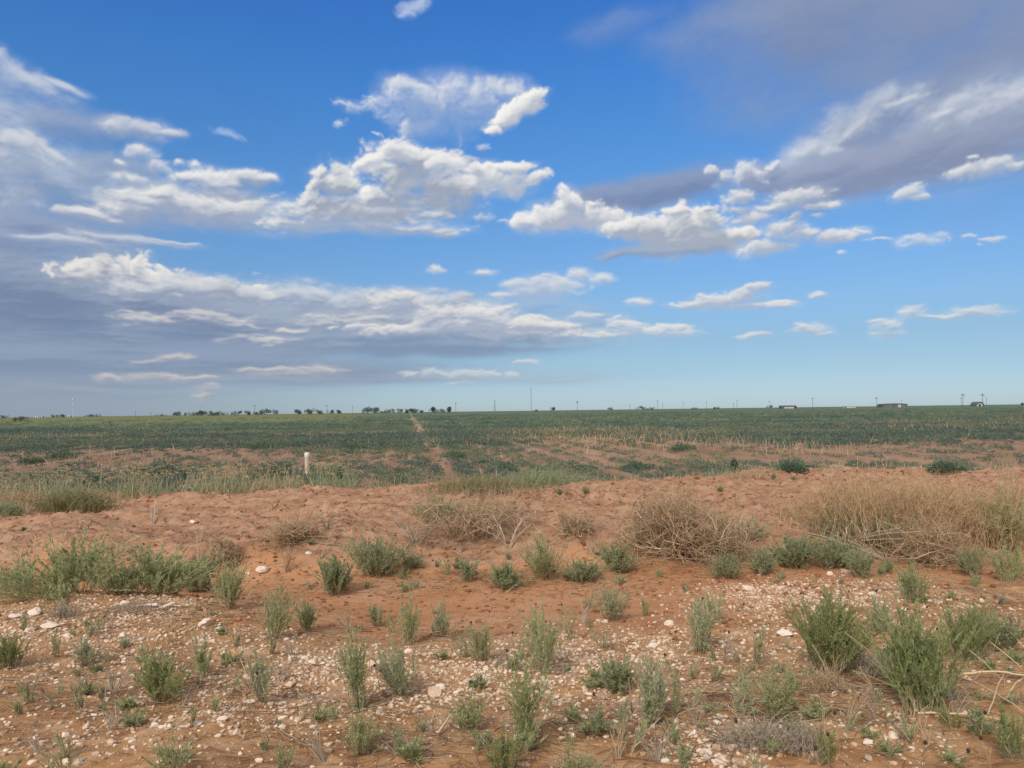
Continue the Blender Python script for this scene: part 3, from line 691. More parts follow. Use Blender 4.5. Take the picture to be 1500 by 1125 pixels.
KINDS = {   # stems per 0.1 m of width, leaves per stem, leaf length, width, tuning
    'feather': dict(dens=7.0, per=74, ll=.030, lw=.0048, up=1.25, branch=2, mat='sage'),
    'bush':    dict(dens=11.0, per=135, ll=.024, lw=.0040, up=1.15, branch=3, mat='green'),
    'low':     dict(dens=9.0, per=80, ll=.036, lw=.0075, up=.9, branch=2, mat='dusk'),
    'broom':   dict(dens=8.0, per=80, ll=.044, lw=.0065, up=1.4, branch=2, mat='sage'),
    'thin':    dict(dens=5.0, per=56, ll=.028, lw=.0048, up=1.25, branch=1, mat='sage'),
    'spring':  dict(dens=7.0, per=74, ll=.034, lw=.0050, up=1.25, branch=2, mat='green'),
    'grey':    dict(dens=8.0, per=62, ll=.030, lw=.0062, up=.9, branch=2, mat='sage'),
}
def make_plant(name, kind, seed, h, w, label, cat, group=None):
    k = KINDS[kind]; rng = np.random.default_rng(seed + 9)
    fat = {'feather': .78, 'thin': .7, 'spring': .85}.get(kind, 1.0)
    w = w * fat
    st = int(max(4, min(95, k['dens'] * w / .1 * (.6 + .4 * min(1, h / .3)) * rng.uniform(.7, 1.25))))
    sc = min(1.5, max(.7, (h / .35) ** .5)) * rng.uniform(.85, 1.2)
    gs, gl = weed_mesh(seed, h, w, st, int(k['per'] * rng.uniform(.6, 1.0)), k['ll'] * sc, k['lw'] * sc, k['up'] * rng.uniform(.75, 1.2), k['branch'])
    r = empty(name, (0, 0, 0), 0, label, cat, group)
    gs.build('stem', M['stem_brown' if kind in ('low', 'grey') or seed % 3 == 0 else 'stem_green'], r)
    mat = k['mat']
    if mat == 'sage': mat = ('sage', 'silver', 'sage', 'sage', 'dusk')[seed % 5] if kind != 'broom' else 'sage'
    gl.build('foliage', M[mat], r)
    n = int(rng.integers(2, 9))                        # last year's dead stalks at the foot
    g = Geo(); az = rng.uniform(0, 6.283, n)
    P = arcs(rng, np.zeros((n, 3)), az, rng.uniform(.15, .6, n) * max(h, w), h * rng.uniform(.08, .7, n), 6, .06)
    tubes(g, P, .0019 * (1 + h) * np.linspace(1.2, .6, 6)[None]); g.build('dead_stalk', M['straw' if seed % 2 else 'thatch'], r)
    r.rotation_euler = (rng.normal() * .09, rng.normal() * .09, 0)
    return r

def size_at(p, px):                # picture pixels to metres at the depth of point p
    return px / FPX * p.y

# pixel x, base y, height, width (photograph pixels), kind, name, label
PLANTS = [
 (105, 868, 74, 210, 'broom', 'shrub', 'widest grey-green shrub clump at the foot of the bank, behind the white stone heap'),
 (20, 862, 40, 70, 'grey', 'shrub', 'pale straggly shrub cut by the picture edge behind the stony mound'),
 (232, 870, 70, 110, 'broom', 'shrub', 'bushy grey-green shrub just behind the big split white rock'),
 (178, 870, 50, 80, 'grey', 'shrub', 'small grey-green shrub filling the gap between two wide shrub clumps'),
 (333, 892, 76, 62, 'feather', 'weed', 'bright upright weed standing below the dry brown tuft on the bank'),
 (290, 866, 56, 60, 'low', 'shrub', 'dark dull shrub in the hollow under the bank beside a bright upright weed'),
 (402, 935, 84, 60, 'feather', 'weed', 'tall feathery weed clump at the end of the ditch, in two tufts'),
 (450, 925, 46, 40, 'feather', 'weed', 'low spreading weed just past the two-tufted feathery clump'),
 (488, 872, 62, 44, 'low', 'shrub', 'narrow upright dull green shrub on bare red ditch soil'),
 (550, 843, 60, 80, 'low', 'shrub', 'dark round shrub at the toe of the bank under the dead branches'),
 (600, 832, 26, 34, 'low', 'shrub', 'small dark shrub with fallen straw beside the dark round shrub'),
 (655, 842, 34, 30, 'thin', 'weed', 'thin pale weed standing alone on the open red ditch floor'),
 (684, 853, 40, 22, 'low', 'weed', 'tiny dark tuft of a weed next to the thin pale weed on red soil'),
 (738, 860, 34, 56, 'low', 'shrub', 'low dark cushion shrub leaning on the smooth red ditch floor'),
 (800, 848, 70, 66, 'grey', 'shrub', 'loose pale grey-green shrub rising against the middle of the bank'),
 (852, 852, 34, 60, 'low', 'shrub', 'low row-like dull shrub joined to the loose pale shrub'),
 (903, 838, 46, 54, 'low', 'shrub', 'dark shrub at the near foot of the round tumbleweed'),
 (645, 762, 34, 74, 'low', 'shrub', 'dark green sprig growing through the fan of dead branches'),
 (1062, 846, 40, 60, 'grey', 'shrub', 'greyish shrub below the round tumbleweed, touching its straw'),
 (1117, 842, 38, 40, 'low', 'shrub', 'round dark green shrub between the tumbleweed and the stone spill'),
 (1100, 790, 34, 50, 'grey', 'shrub', 'grey-green shrub tucked against the far flank of the round tumbleweed'),
 (1165, 832, 48, 60, 'low', 'shrub', 'dark low shrub at the start of the row below the bleached branches'),
 (1222, 832, 46, 70, 'low', 'shrub', 'wide dark low shrub under the bleached branches of the straw heap'),
 (1262, 846, 44, 36, 'grey', 'weed', 'pale weed at the lower end of the bleached branches'),
 (1240, 790, 52, 90, 'low', 'shrub', 'deep green shrub half buried under the front of the golden straw heap'),
 (1315, 806, 56, 110, 'low', 'shrub', 'dull green shrub under the middle of the golden straw heap'),
 (1476, 806, 90, 70, 'grey', 'shrub', 'tall grey shrub with dry stalks at the picture edge by the straw heap'),
 (1478, 852, 60, 70, 'feather', 'weed', 'pale feathery weed in front of the tall grey shrub'),
 (1420, 842, 44, 60, 'grey', 'weed', 'sparse pale weed on bare soil under the straw heap tail'),
 (1338, 882, 62, 52, 'feather', 'weed', 'square pale green weed alone at the top of the stony slope'),
 (1290, 928, 58, 46, 'feather', 'weed', 'slim grey-green weed between the stone spill and the two largest green bushes'),
 (1216, 985, 118, 92, 'bush', 'bush', 'large rounded green bush with a bare straw foot on the stony slope'),
 (1352, 1040, 150, 118, 'bush', 'bush', 'largest dark green bush, standing beside the long pale cut stalks'),
 (1416, 968, 96, 74, 'bush', 'bush', 'green bush with airy top behind the largest dark green bush'),
 (1470, 952, 60, 60, 'low', 'weed', 'bluish low weed at the picture edge above the pale cut stalks'),
 (1026, 958, 84, 46, 'feather', 'weed', 'tall grey-green weed with dark seed heads around it, near the flat pale rock'),
 (1052, 912, 52, 30, 'feather', 'weed', 'short feathery weed right behind the weed with dark seed heads'),
 (1106, 975, 72, 34, 'thin', 'weed', 'thin upright weed just beside the flat pale rock'),
 (1018, 905, 40, 26, 'thin', 'weed', 'small pale weed where the stones meet the smooth red soil'),
 (946, 902, 38, 26, 'thin', 'weed', 'small single weed on the sandy edge, clear of the forked weed'),
 (895, 908, 62, 56, 'feather', 'weed', 'forked grey-green weed on the smooth red sandy patch'),
 (862, 890, 30, 30, 'thin', 'weed', 'short brown-stemmed weed touching the forked weed'),
 (598, 944, 82, 40, 'feather', 'weed', 'tall dense weed with a white rock at its foot'),
 (550, 918, 36, 28, 'feather', 'weed', 'stubby weed two steps from the weed with a white rock at its foot'),
 (574, 928, 40, 18, 'thin', 'weed', 'very thin weed pressed against the tall dense one by the white rock'),
 (648, 932, 58, 36, 'feather', 'weed', 'airy upright weed above a curved fallen straw'),
 (706, 968, 62, 54, 'feather', 'weed', 'round-topped weed at the head of the broad stone patch'),
 (792, 985, 104, 66, 'feather', 'weed', 'tallest pointed weed in the middle of the broad stone patch'),
 (835, 938, 62, 16, 'thin', 'weed', 'single narrow spike of a weed beside the tallest pointed weed'),
 (760, 968, 50, 30, 'thin', 'weed', 'short weed growing at the shoulder of the tallest pointed weed'),
 (592, 1020, 92, 66, 'feather', 'weed', 'vase-shaped weed spreading above the lone straight stick'),
 (524, 1040, 130, 42, 'feather', 'weed', 'very tall slender weed left of the vase-shaped one'.replace('left of', 'next to')),
 (526, 1104, 66, 84, 'feather', 'weed', 'wide weed at the foot of the very tall slender one'),
 (582, 1108, 66, 18, 'thin', 'weed', 'lone thin sprout between the wide weed and the straight stick'),
 (768, 1092, 132, 62, 'spring', 'weed', 'tall grass-green weed at the lower edge of the broad stone patch'),
 (740, 1124, 82, 56, 'spring', 'weed', 'grass-green weed cut by the lower picture edge below the tall one'),
 (690, 1072, 64, 54, 'grey', 'weed', 'faint greyish weed among brown straw between two tall weeds'),
 (300, 992, 72, 26, 'feather', 'weed', 'slim column-like weed alone on the stony mound slope'),
 (238, 1028, 82, 88, 'spring', 'weed', 'dark spreading weed with a ragged tip, sprawling over the stone bank'),
 (226, 985, 40, 30, 'thin', 'weed', 'small spiky tip of a weed above the dark spreading weed'),
 (125, 975, 46, 36, 'grey', 'weed', 'small rounded weed under the heap of white stones'),
 (82, 962, 44, 34, 'thin', 'weed', 'pale little weed under the white stone heap, nearest the picture edge'),
 (145, 924, 30, 24, 'thin', 'weed', 'tiny weed on the crest of the stony mound'),
 (36, 925, 38, 14, 'thin', 'weed', 'narrow weed spike rising out of the white stones'),
 (14, 978, 52, 62, 'spring', 'weed', 'bright green arching weed at the picture edge of the stony mound'),
 (386, 1030, 92, 30, 'feather', 'weed', 'slanting slim weed on the stony slope below the two-tufted clump'),
 (412, 1122, 66, 30, 'feather', 'weed', 'upright weed at the lower picture edge below the slanting slim one'),
 (254, 1125, 70, 60, 'feather', 'weed', 'open feathery weed at the lower picture edge below the dark spreading weed'),
 (92, 1125, 60, 64, 'thin', 'weed', 'thin two-stemmed weed at the lower picture edge under the stony mound'),
 (10, 1122, 26, 40, 'thin', 'weed', 'low weed in the lower corner of the stony mound'),
 (955, 1066, 108, 54, 'feather', 'weed', 'tall branching weed amid scattered dark seed heads'),
 (900, 1016, 58, 50, 'low', 'weed', 'dark rounded weed with seed heads beside the broad stone patch'),
 (990, 1050, 66, 36, 'thin', 'weed', 'faint weed beside the tall branching one with the seed heads'),
 (908, 1080, 52, 24, 'thin', 'weed', 'thin weed below the dark rounded weed'),
 (1140, 1056, 88, 60, 'grey', 'weed', 'grey-green weed growing out of fallen straw on the slope'),
 (1084, 1030, 60, 44, 'thin', 'weed', 'sparse weed over straw, uphill of the round white boulder'),
 (1204, 1118, 66, 30, 'spring', 'weed', 'fresh green seedling between two grey straw tufts and the pale rubble'),
 (1482, 1112, 84, 60, 'spring', 'weed', 'green weed in the lower corner under the pale cut stalks'),
 (1392, 1066, 34, 40, 'spring', 'weed', 'fresh small weed below the cut ends of the pale stalks'),
 (1434, 1075, 40, 40, 'low', 'weed', 'dark small weed with seed heads under the pale cut stalks'),
 (1105, 1120, 40, 40, 'thin', 'weed', 'small yellowish weed at the lower picture edge next to the white boulder'),
 (850, 1122, 50, 70, 'grey', 'weed', 'pale flattened weed at the lower picture edge next to the rounded stone'),
 (870, 1075, 40, 50, 'low', 'weed', 'dark leafy weed in the shadowed hollow past the tall grass-green weed'),
 (1003, 1122, 40, 40, 'thin', 'weed', 'small weed at the lower picture edge under the tall branching one'),
]
_n = 0
for px, py, hp, wp, kind, name, label in PLANTS:
    _n += 1
    p = at(px, min(py, 1124))
    if py > 1118: p = at(px, py + 14)
    h, w = size_at(p, hp), size_at(p, wp)
    r = make_plant(name, kind, 1000 + _n, h * 1.14, w * 1.5, label, name)
    r.location = p; r.rotation_euler.z = _n * 1.7

# ------------------------------------------------------------------ small look-alike sprouts: proto plants, then copies
rngS = np.random.default_rng(77)
def protos(name, kind, n, h, w, label, cat, group):
    return [make_plant(name, kind, 5000 + 31 * i + len(group), h * (.8 + .1 * i), w, label, cat, group) for i in range(n)]
def scatter(prs, spots, smin=.6, smax=1.25, label=None):
    for i, (x, y) in enumerate(spots):
        o = prs[i] if i < len(prs) else copy_tree(prs[i % len(prs)])
        o.location = (x, y, H1(x, y)); o.rotation_euler.z = rngS.uniform(0, 6.28)
        s = rngS.uniform(smin, smax); o.scale = (s * rngS.uniform(.8, 1.2), s, s * rngS.uniform(.8, 1.15))
        if label: o['label'] = label
def in_px(n, boxes, seed):
    """n random ground points inside picture boxes (x0, y0, x1, y1, weight)"""
    r = np.random.default_rng(seed); w = np.array([b[4] for b in boxes], float); w /= w.sum(); out = []
    for _ in range(n):
        b = boxes[r.choice(len(boxes), p=w)]
        p = at(r.uniform(b[0], b[2]), r.uniform(b[1], b[3]), 60); out.append((p.x, p.y))
    return out
scatter(protos('weed', 'thin', 5, .15, .12, 'small thin weed sprout among the pale stones of the shoulder', 'weed', 'thin weed sprouts on the stony shoulder'),
        in_px(98, [(480, 880, 1060, 1120, 3), (1000, 850, 1500, 1120, 3), (20, 900, 480, 1120, 1.5)], 3), .5, 1.6)
scatter(protos('weed', 'grey', 4, .10, .16, 'small spreading greyish weed among the pale stones of the shoulder', 'weed', 'spreading greyish weeds on the stony shoulder'),
        in_px(58, [(480, 900, 1060, 1120, 2), (1000, 860, 1500, 1120, 3), (20, 900, 480, 1120, 1.2)], 4), .5, 1.6)
scatter(protos('weed', 'low', 4, .16, .22, 'small dark weed on the bare red bank', 'weed', 'small dark weeds on the red bank'),
        in_px(26, [(640, 700, 1200, 730, 1), (0, 745, 640, 830, .5), (640, 800, 1150, 860, 1), (1130, 800, 1500, 850, 1)], 5), .4, 1.0)

scatter(protos('weed', 'grey', 4, .20, .20, 'pale weed among the shrubs along the ditch', 'weed', 'pale weeds along the ditch'),
        in_px(34, [(0, 835, 620, 868, 2), (620, 825, 1150, 860, 1.5), (1130, 815, 1500, 860, 2)], 6), .5, 1.2)
# ------------------------------------------------------------------ dead and dry plants
def tumble_mesh(seed, r, h, n=130, tw=.004, up=.5, subs=4, sub2=3):
    """tangled ball of curved twigs"""
    rng = np.random.default_rng(seed)
    az = rng.uniform(0, 6.283, n); el = rng.uniform(.05, 1.45, n) ** .9
    L = rng.uniform(.6, 1.05, n) * (1 + .35 * gnoise(np.cos(az) * 1.8 + seed, np.sin(az) * 1.8 + el, 5))
    tip = np.stack([np.cos(az) * np.cos(el) * r, np.sin(az) * np.cos(el) * r, np.sin(el) * h], -1) * L[:, None]
    t = np.linspace(0, 1, 7)[None, :, None]
    curl = rng.normal(size=(n, 1, 3)) * r * .3; curl[..., 2] = np.abs(curl[..., 2]) * .6
    base = np.stack([rng.normal(size=n) * r * .12, rng.normal(size=n) * r * .12, np.zeros(n)], -1)[:, None]
    P = base * (1 - t) + tip[:, None] * t + curl * np.sin(np.pi * t) + np.cumsum(rng.normal(size=(n, 7, 3)) * r * .02, 1)
    g = Geo(); tubes(g, P, tw * np.linspace(1.4, .6, 7)[None] * np.where(rng.uniform(size=(n, 1)) < .18, 2.2, 1.0))
    cur = [(P, 1.0)]
    for lv, m in ((1, subs), (2, sub2)):
        Q0, s0 = cur[-1]
        K = len(Q0)
        i = np.repeat(np.arange(K), m); j = rng.uniform(.3, .98, len(i)); jj = np.minimum((j * 6).astype(int), 5)
        b = Q0[i, jj]; tan = Q0[i, jj + 1] - Q0[i, jj]; tan /= np.linalg.norm(tan, axis=1, keepdims=True) + 1e-9
        d = tan + rng.normal(size=tan.shape) * .75; d /= np.linalg.norm(d, axis=1, keepdims=True)
        ln = r * rng.uniform(.18, .42, len(i)) * (.75 ** (lv - 1))
        c2 = rng.normal(size=(len(i), 1, 3)) * ln[:, None, None] * .35
        tt = np.linspace(0, 1, 5)[None, :, None]
        Q = b[:, None] + d[:, None] * ln[:, None, None] * tt + c2 * tt ** 2
        Q[..., 2] = np.maximum(Q[..., 2], .004)
        tubes(g, Q, tw * (.75 if lv == 1 else .55) * np.linspace(1, .6, 5)[None])
        Qr = np.concatenate([Q, Q[:, -1:], Q[:, -1:]], 1)
        cur.append((Qr, 1))
    return g

def heap_mesh(seed, w, d, h, n=1500, bw=.006, lean=.35):
    """fluffy heap of fine dry stalks that rise and nod over"""
    rng = np.random.default_rng(seed)
    ax = rng.normal(size=n) * .36; ay = rng.normal(size=n) * .36
    base = np.stack([ax * w * .9, ay * d, np.full(n, -.02)], -1)
    hh = h * rng.uniform(.45, 1.08, n) * np.exp(-(ax ** 2) * 1.6)
    hh = hh * (1 + .38 * gnoise(ax * 5 + seed, ay * 4, 7))
    az = rng.uniform(0, 6.283, n)
    P = arcs(rng, base, az, hh * lean * rng.uniform(.2, 1.9, n), hh, 7, .045, .16)
    g = Geo(); ribbons(g, P, bw * np.array([.8, .8, .8, .8, .7, .6, .3])[None], rng)
    # feathery tips
    m = 5
    i = np.repeat(np.arange(n), m); k = rng.integers(3, 7, len(i))
    b = P[i, k]; dd = rng.normal(size=(len(i), 3)) * .8 + (P[i, 6] - P[i, 4]) / (np.linalg.norm(P[i, 6] - P[i, 4], axis=1, keepdims=True) + 1e-9) * .8
    leaves(g, b, dd, h * .11 * rng.uniform(.5, 1.3, len(i)), bw * .9, rng, .6)
    return g

def stalks_mesh(seed, h, w, n=14, tr=.005, forks=2, lean=1.0):
    """bare forked stalks"""
    rng = np.random.default_rng(seed)
    az = rng.uniform(0, 6.283, n)
    base = np.stack([np.cos(az), np.sin(az), 0 * az], -1) * w * .05
    P = arcs(rng, base, az, w * .5 * rng.uniform(.3, 1, n) * lean, h * rng.uniform(.5, 1, n), 7, .03)
    g = Geo(); tubes(g, P, tr * np.linspace(1.2, .5, 7)[None], 4)
    for _ in range(forks):
        i = rng.integers(0, n, n); k = rng.integers(2, 6, n)
        hb = h * rng.uniform(.15, .4, n)
        Q = arcs(rng, P[i, k], rng.uniform(0, 6.283, n), hb * rng.uniform(.3, 1., n), hb, 7, .03)
        tubes(g, Q, tr * .6 * np.linspace(1., .4, 7)[None], 3)
    return g

def single(geo, name, mat, p, label, cat, rz=0.0, group=None):
    o = geo.build(name, M[mat]); o.location = p; o.rotation_euler.z = rz
    return tag(o, label, cat, group)

def dry(px, py, hp, wp, name, mat, label, fn, cat=None, **kw):
    p = at(px, py); h, w = size_at(p, hp), size_at(p, wp)
    return single(fn(int(px * 7 + py), h, w, **kw), name, mat, p, label, cat or name.replace('_', ' '))

def f_tumble(seed, h, w, **kw): return tumble_mesh(seed, w * .5, h, **kw)
def f_heap(seed, h, w, **kw): return heap_mesh(seed, w, w * .55, h, **kw)

dry(985, 812, 84, 165, 'tumbleweed', 'tumble', 'big round tangled tumbleweed resting against the bank', f_tumble, n=190, tw=.0045)
dry(1058, 822, 74, 110, 'tumbleweed', 'straw', 'looser yellow tumbleweed leaning on the big round tangled one', f_tumble, n=110, tw=.004)
dry(955, 796, 66, 90, 'tumbleweed', 'tumble', 'small dull tumbleweed crowded behind the big round tangled one', f_tumble, n=90, tw=.004)
dry(1290, 782, 100, 200, 'dry_grass_heap', 'fluff', 'tallest golden heap of dry grass on the bank', f_heap, cat='dry grass', n=1700)
dry(1235, 760, 62, 120, 'dry_grass_heap', 'fluff', 'low golden end of the dry grass nearest the round tumbleweed', f_heap, cat='dry grass', n=700)
dry(1385, 790, 98, 170, 'dry_grass_heap', 'fluff', 'reddish heap of dry grass beside the tallest golden one', f_heap, cat='dry grass', n=1200)
dry(1440, 770, 60, 120, 'dry_grass_heap', 'fluff', 'thin dry grass fringe between the reddish heap and the tall grey shrub', f_heap, cat='dry grass', n=700)
dry(1360, 822, 60, 170, 'tumbleweed', 'tumble', 'flattened twiggy tumbleweed under the golden heaps of dry grass', f_tumble, n=120, tw=.004)
dry(1480, 790, 110, 60, 'dry_stalks', 'straw', 'tall yellow stalks at the picture edge in the grey shrub', stalks_mesh, n=26, tr=.005, lean=.6)
dry(1478, 728, 60, 50, 'dry_stalks', 'straw', 'faint tall stalks on the crest at the picture edge', stalks_mesh, n=14, tr=.004)
dry(668, 790, 54, 150, 'dead_branch', 'tumble', 'fan of bare dead branches on the face of the bank', stalks_mesh, cat='dead branch', n=22, tr=.007, forks=3)
dry(700, 782, 40, 190, 'tumbleweed', 'tumble', 'brown twiggy mat lying inside the fan of dead branches', f_tumble, n=100, tw=.004)
dry(610, 800, 44, 90, 'dead_branch', 'thatch', 'greyish dead twigs at the lower end of the fan of branches', stalks_mesh, cat='dead branch', n=18, tr=.005, forks=3)
dry(745, 800, 56, 90, 'dead_branch', 'wood', 'curved dead branch bowing away from the fan', stalks_mesh, cat='dead branch', n=8, tr=.007, forks=2)
dry(842, 782, 30, 74, 'tumbleweed', 'tumble', 'small brown tumbleweed between the dead branches and the round tumbleweed', f_tumble, n=80, tw=.004)
dry(430, 792, 24, 90, 'tumbleweed', 'tumble', 'flat brown tumbleweed on the bare bank below the marker post', f_tumble, n=80, tw=.004)
dry(478, 776, 30, 44, 'dead_branch', 'thatch', 'forked grey twig beside the flat tumbleweed on the bank', stalks_mesh, cat='dead branch', n=10, tr=.005)
dry(328, 826, 40, 56, 'tumbleweed', 'tumble', 'compact brown tumbleweed on the lip of the bank', f_tumble, n=110, tw=.004)
dry(418, 838, 40, 34, 'dry_stalks', 'tumble', 'little brown stalk tuft under the flat tumbleweed', stalks_mesh, n=16, tr=.004)
dry(224, 768, 38, 20, 'dry_stalks', 'wood', 'pair of white bare stalks standing on the bare bank', stalks_mesh, n=4, tr=.006, lean=.7)
dry(292, 816, 60, 24, 'dry_stalks', 'wood', 'single thin stalk with a bend on the bank', stalks_mesh, n=2, tr=.005, lean=.8)
dry(36, 846, 56, 80, 'dry_stalks', 'wood', 'forked bleached stalks in the shrubs at the picture edge', stalks_mesh, n=7, tr=.006)
dry(1240, 796, 40, 150, 'dead_branch', 'wood', 'bleached branches sprawling in front of the golden straw heap', stalks_mesh, cat='dead branch', n=24, tr=.008, forks=3, lean=1.6)
dry(1300, 820, 34, 150, 'dead_branch', 'wood', 'thin white twigs trailing down from the straw heap', stalks_mesh, cat='dead branch', n=14, tr=.005, forks=2, lean=1.5)
dry(1105, 1092, 52, 90, 'straw_tuft', 'thatch', 'wide tuft of combed grey straw above the round white boulder', f_heap, cat='straw tuft', n=330, bw=.004, lean=.9)
dry(1182, 1100, 46, 50, 'straw_tuft', 'thatch', 'narrow tuft of grey straw beside the fresh green seedling', f_heap, cat='straw tuft', n=260, bw=.004)
dry(1280, 990, 50, 60, 'straw_tuft', 'thatch', 'grey straw tuft between the two largest green bushes', f_heap, cat='straw tuft', n=320, bw=.004)
dry(1210, 1012, 40, 50, 'straw_tuft', 'straw', 'pale straw foot under the large rounded green bush', f_heap, cat='straw tuft', n=220, bw=.004)
dry(94, 905, 30, 30, 'straw_tuft', 'thatch', 'small grey straw tuft on top of the stony mound', f_heap, cat='straw tuft', n=160, bw=.004)
dry(195, 895, 18, 80, 'straw_tuft', 'thatch', 'flattened brown straw on the mound near the big split white rock', f_heap, cat='straw tuft', n=260, bw=.004)
dry(105, 745, 34, 90, 'low_bush', 'olive', 'low yellowish bush spilling over the crest of the bank', f_heap, cat='bush', n=900, bw=.010, lean=.8)
dry(1092, 700, 16, 60, 'straw_tuft', 'straw', 'pale straw fringe on the far crest above the round tumbleweed', f_heap, cat='straw tuft', n=240, bw=.006)
dry(700, 718, 26, 130, 'low_bush', 'olive', 'wide straggly bush on the crest above the fan of dead branches', f_heap, cat='bush', n=900, bw=.008, lean=.7)
dry(790, 712, 30, 120, 'low_bush', 'dusk', 'wide grey-green bush on the crest beside the straggly one', f_heap, cat='bush', n=900, bw=.009, lean=.7)
dry(30, 738, 20, 70, 'low_bush', 'tumble', 'brown matted bush under the tall grass at the picture edge', f_heap, cat='bush', n=500, bw=.008, lean=.8)
dry(6, 752, 22, 40, 'low_bush', 'dusk', 'dark bush on the bank cut by the picture edge', f_heap, cat='bush', n=400, bw=.010, lean=.7)

_sg = [stalks_mesh(60 + i, .14, .12, 5 + i, .0032, 2).mesh('dead_sprig', M['straw' if i % 2 else 'thatch']) for i in range(5)]
for i, (x, y) in enumerate(in_px(70, [(20, 740, 620, 830, 2), (620, 715, 1180, 780, 2), (600, 800, 1150, 860, 1), (1100, 800, 1500, 850, 1)], 8)):
    o = bpy.data.objects.new('dead_sprig', _sg[i % 5]); COL.objects.link(o); s = rngS.uniform(.5, 1.5)
    o.location = (x, y, H1(x, y)); o.rotation_euler = (rngS.normal() * .3, rngS.normal() * .3, rngS.uniform(0, 6.28)); o.scale = (s, s, s)
    tag(o, 'small dead sprig sticking out of the red bank', 'dead sprig', 'dead sprigs on the red bank')
_sg2 = [stalks_mesh(70 + i, .16, .14, 4 + i, .0024, 2).mesh('dead_sprig', M['straw' if i % 2 else 'thatch']) for i in range(5)]
for i, (x, y) in enumerate(in_px(90, [(480, 890, 1060, 1120, 2), (1000, 860, 1500, 1120, 3), (20, 900, 480, 1120, 1.4)], 9)):
    o = bpy.data.objects.new('dead_sprig', _sg2[i % 5]); COL.objects.link(o); s = rngS.uniform(.5, 1.5)
    o.location = (x, y, H1(x, y)); o.rotation_euler = (rngS.normal() * .35, rngS.normal() * .35, rngS.uniform(0, 6.28)); o.scale = (s, s, s)
    tag(o, 'small dead sprig among the stones of the shoulder', 'dead sprig', 'dead sprigs on the stony shoulder')

# long cut stalks lying in the lower right
def stick(px0, py0, px1, py1, r, mat, name, label, cat, lift0=.03, lift1=.03, sag=0.02, group=None):
    a, b_ = at(px0, py0), at(px1, py1)
    a.z += lift0; b_.z += lift1
    rng = np.random.default_rng(int(px0 + py1))
    t = np.linspace(0, 1, 9)[:, None]
    P = np.array(a)[None] * (1 - t) + np.array(b_)[None] * t
    P = P + np.cumsum(rng.normal(size=P.shape) * .0028, 0); P[:, 2] += sag * np.sin(np.pi * t[:, 0])
    gz = height(P[:, 0], P[:, 1]); P[:, 2] = np.maximum(P[:, 2], gz + r)
    o0 = P[0].copy(); g = Geo(); tubes(g, (P - o0)[None], (r * np.linspace(1.1, .75, 9))[None], 6)
    o = g.build(name, M[mat], smooth=True); o.location = o0
    return tag(o, label, cat, group)
for a in [
 (1400, 1006, 1500, 1010, .007, 'pale_stick', 'stalk', 'thickest pale yellow stalk lying level at the picture edge', 'stalk', .07, .09),
 (1392, 940, 1500, 1000, .005, 'pale_stick', 'stalk', 'long thin stalk slanting down from the green bush to the picture edge', 'stalk', .20, .10),
 (1386, 956, 1462, 1008, .004, 'pale_stick', 'stalk', 'short thin stalk crossing below the long slanting one', 'stalk', .14, .07),
 (1462, 942, 1500, 972, .005, 'pale_stick', 'stalk', 'high stalk tip slanting in at the picture edge', 'stalk', .14, .12),
 (1405, 1004, 1500, 1050, .004, 'pale_stick', 'stalk', 'thin stalk falling away under the thickest pale one', 'stalk', .06, .03),
 (1448, 1052, 1470, 1010, .004, 'pale_stick', 'stalk', 'short upright fork under the thickest pale stalk', 'stalk', .02, .08),
 (1345, 1050, 1480, 1066, .006, 'pale_stick', 'stalk', 'lowest pale stalk lying on bare soil below the others', 'stalk', .02, .02),
 (1474, 1030, 1500, 1012, .004, 'pale_stick', 'stalk', 'stub of a stalk rising to the picture edge', 'stalk', .03, .08),
 (641, 1079, 670, 1050, .007, 'pale_stick', 'stick', 'lone straight stick lying on red soil below the vase-shaped weed', 'stick', .01, .05),
 (633, 1062, 640, 1044, .004, 'pale_stick', 'stick', 'short sliver of stick just above the lone straight one', 'stick', .01, .03),
 (1414, 862, 1500, 892, .006, 'thatch', 'stick', 'long dark stick lying down the slope behind the green bushes', 'stick', .02, .03),
 (1280, 865, 1330, 868, .005, 'thatch', 'stick', 'thin grey stick lying level below the dull shrubs', 'stick', .02, .02),
 (834, 906, 856, 910, .004, 'thatch', 'stick', 'short dark stick at the edge of the sandy patch', 'stick', .02, .02),
 (742, 870, 768, 856, .005, 'pale_stick', 'stick', 'thin pale stick on the smooth red soil under the cushion shrub', 'stick', .01, .03),
 (618, 935, 700, 928, .004, 'pale_stick', 'stick', 'curved fallen straw under the airy upright weed', 'stick', .02, .05),
 (360, 880, 380, 866, .006, 'wood', 'stick', 'forked pale twig by the bright upright weed', 'stick', .01, .06),
 (470, 820, 492, 790, .007, 'thatch', 'stick', 'dark leaning twig on the bank above the narrow shrub', 'stick', .01, .16),
 (425, 800, 500, 802, .006, 'thatch', 'stick', 'long grey twig lying along the bank under the flat tumbleweed', 'stick', .02, .03),
]: stick(*a)

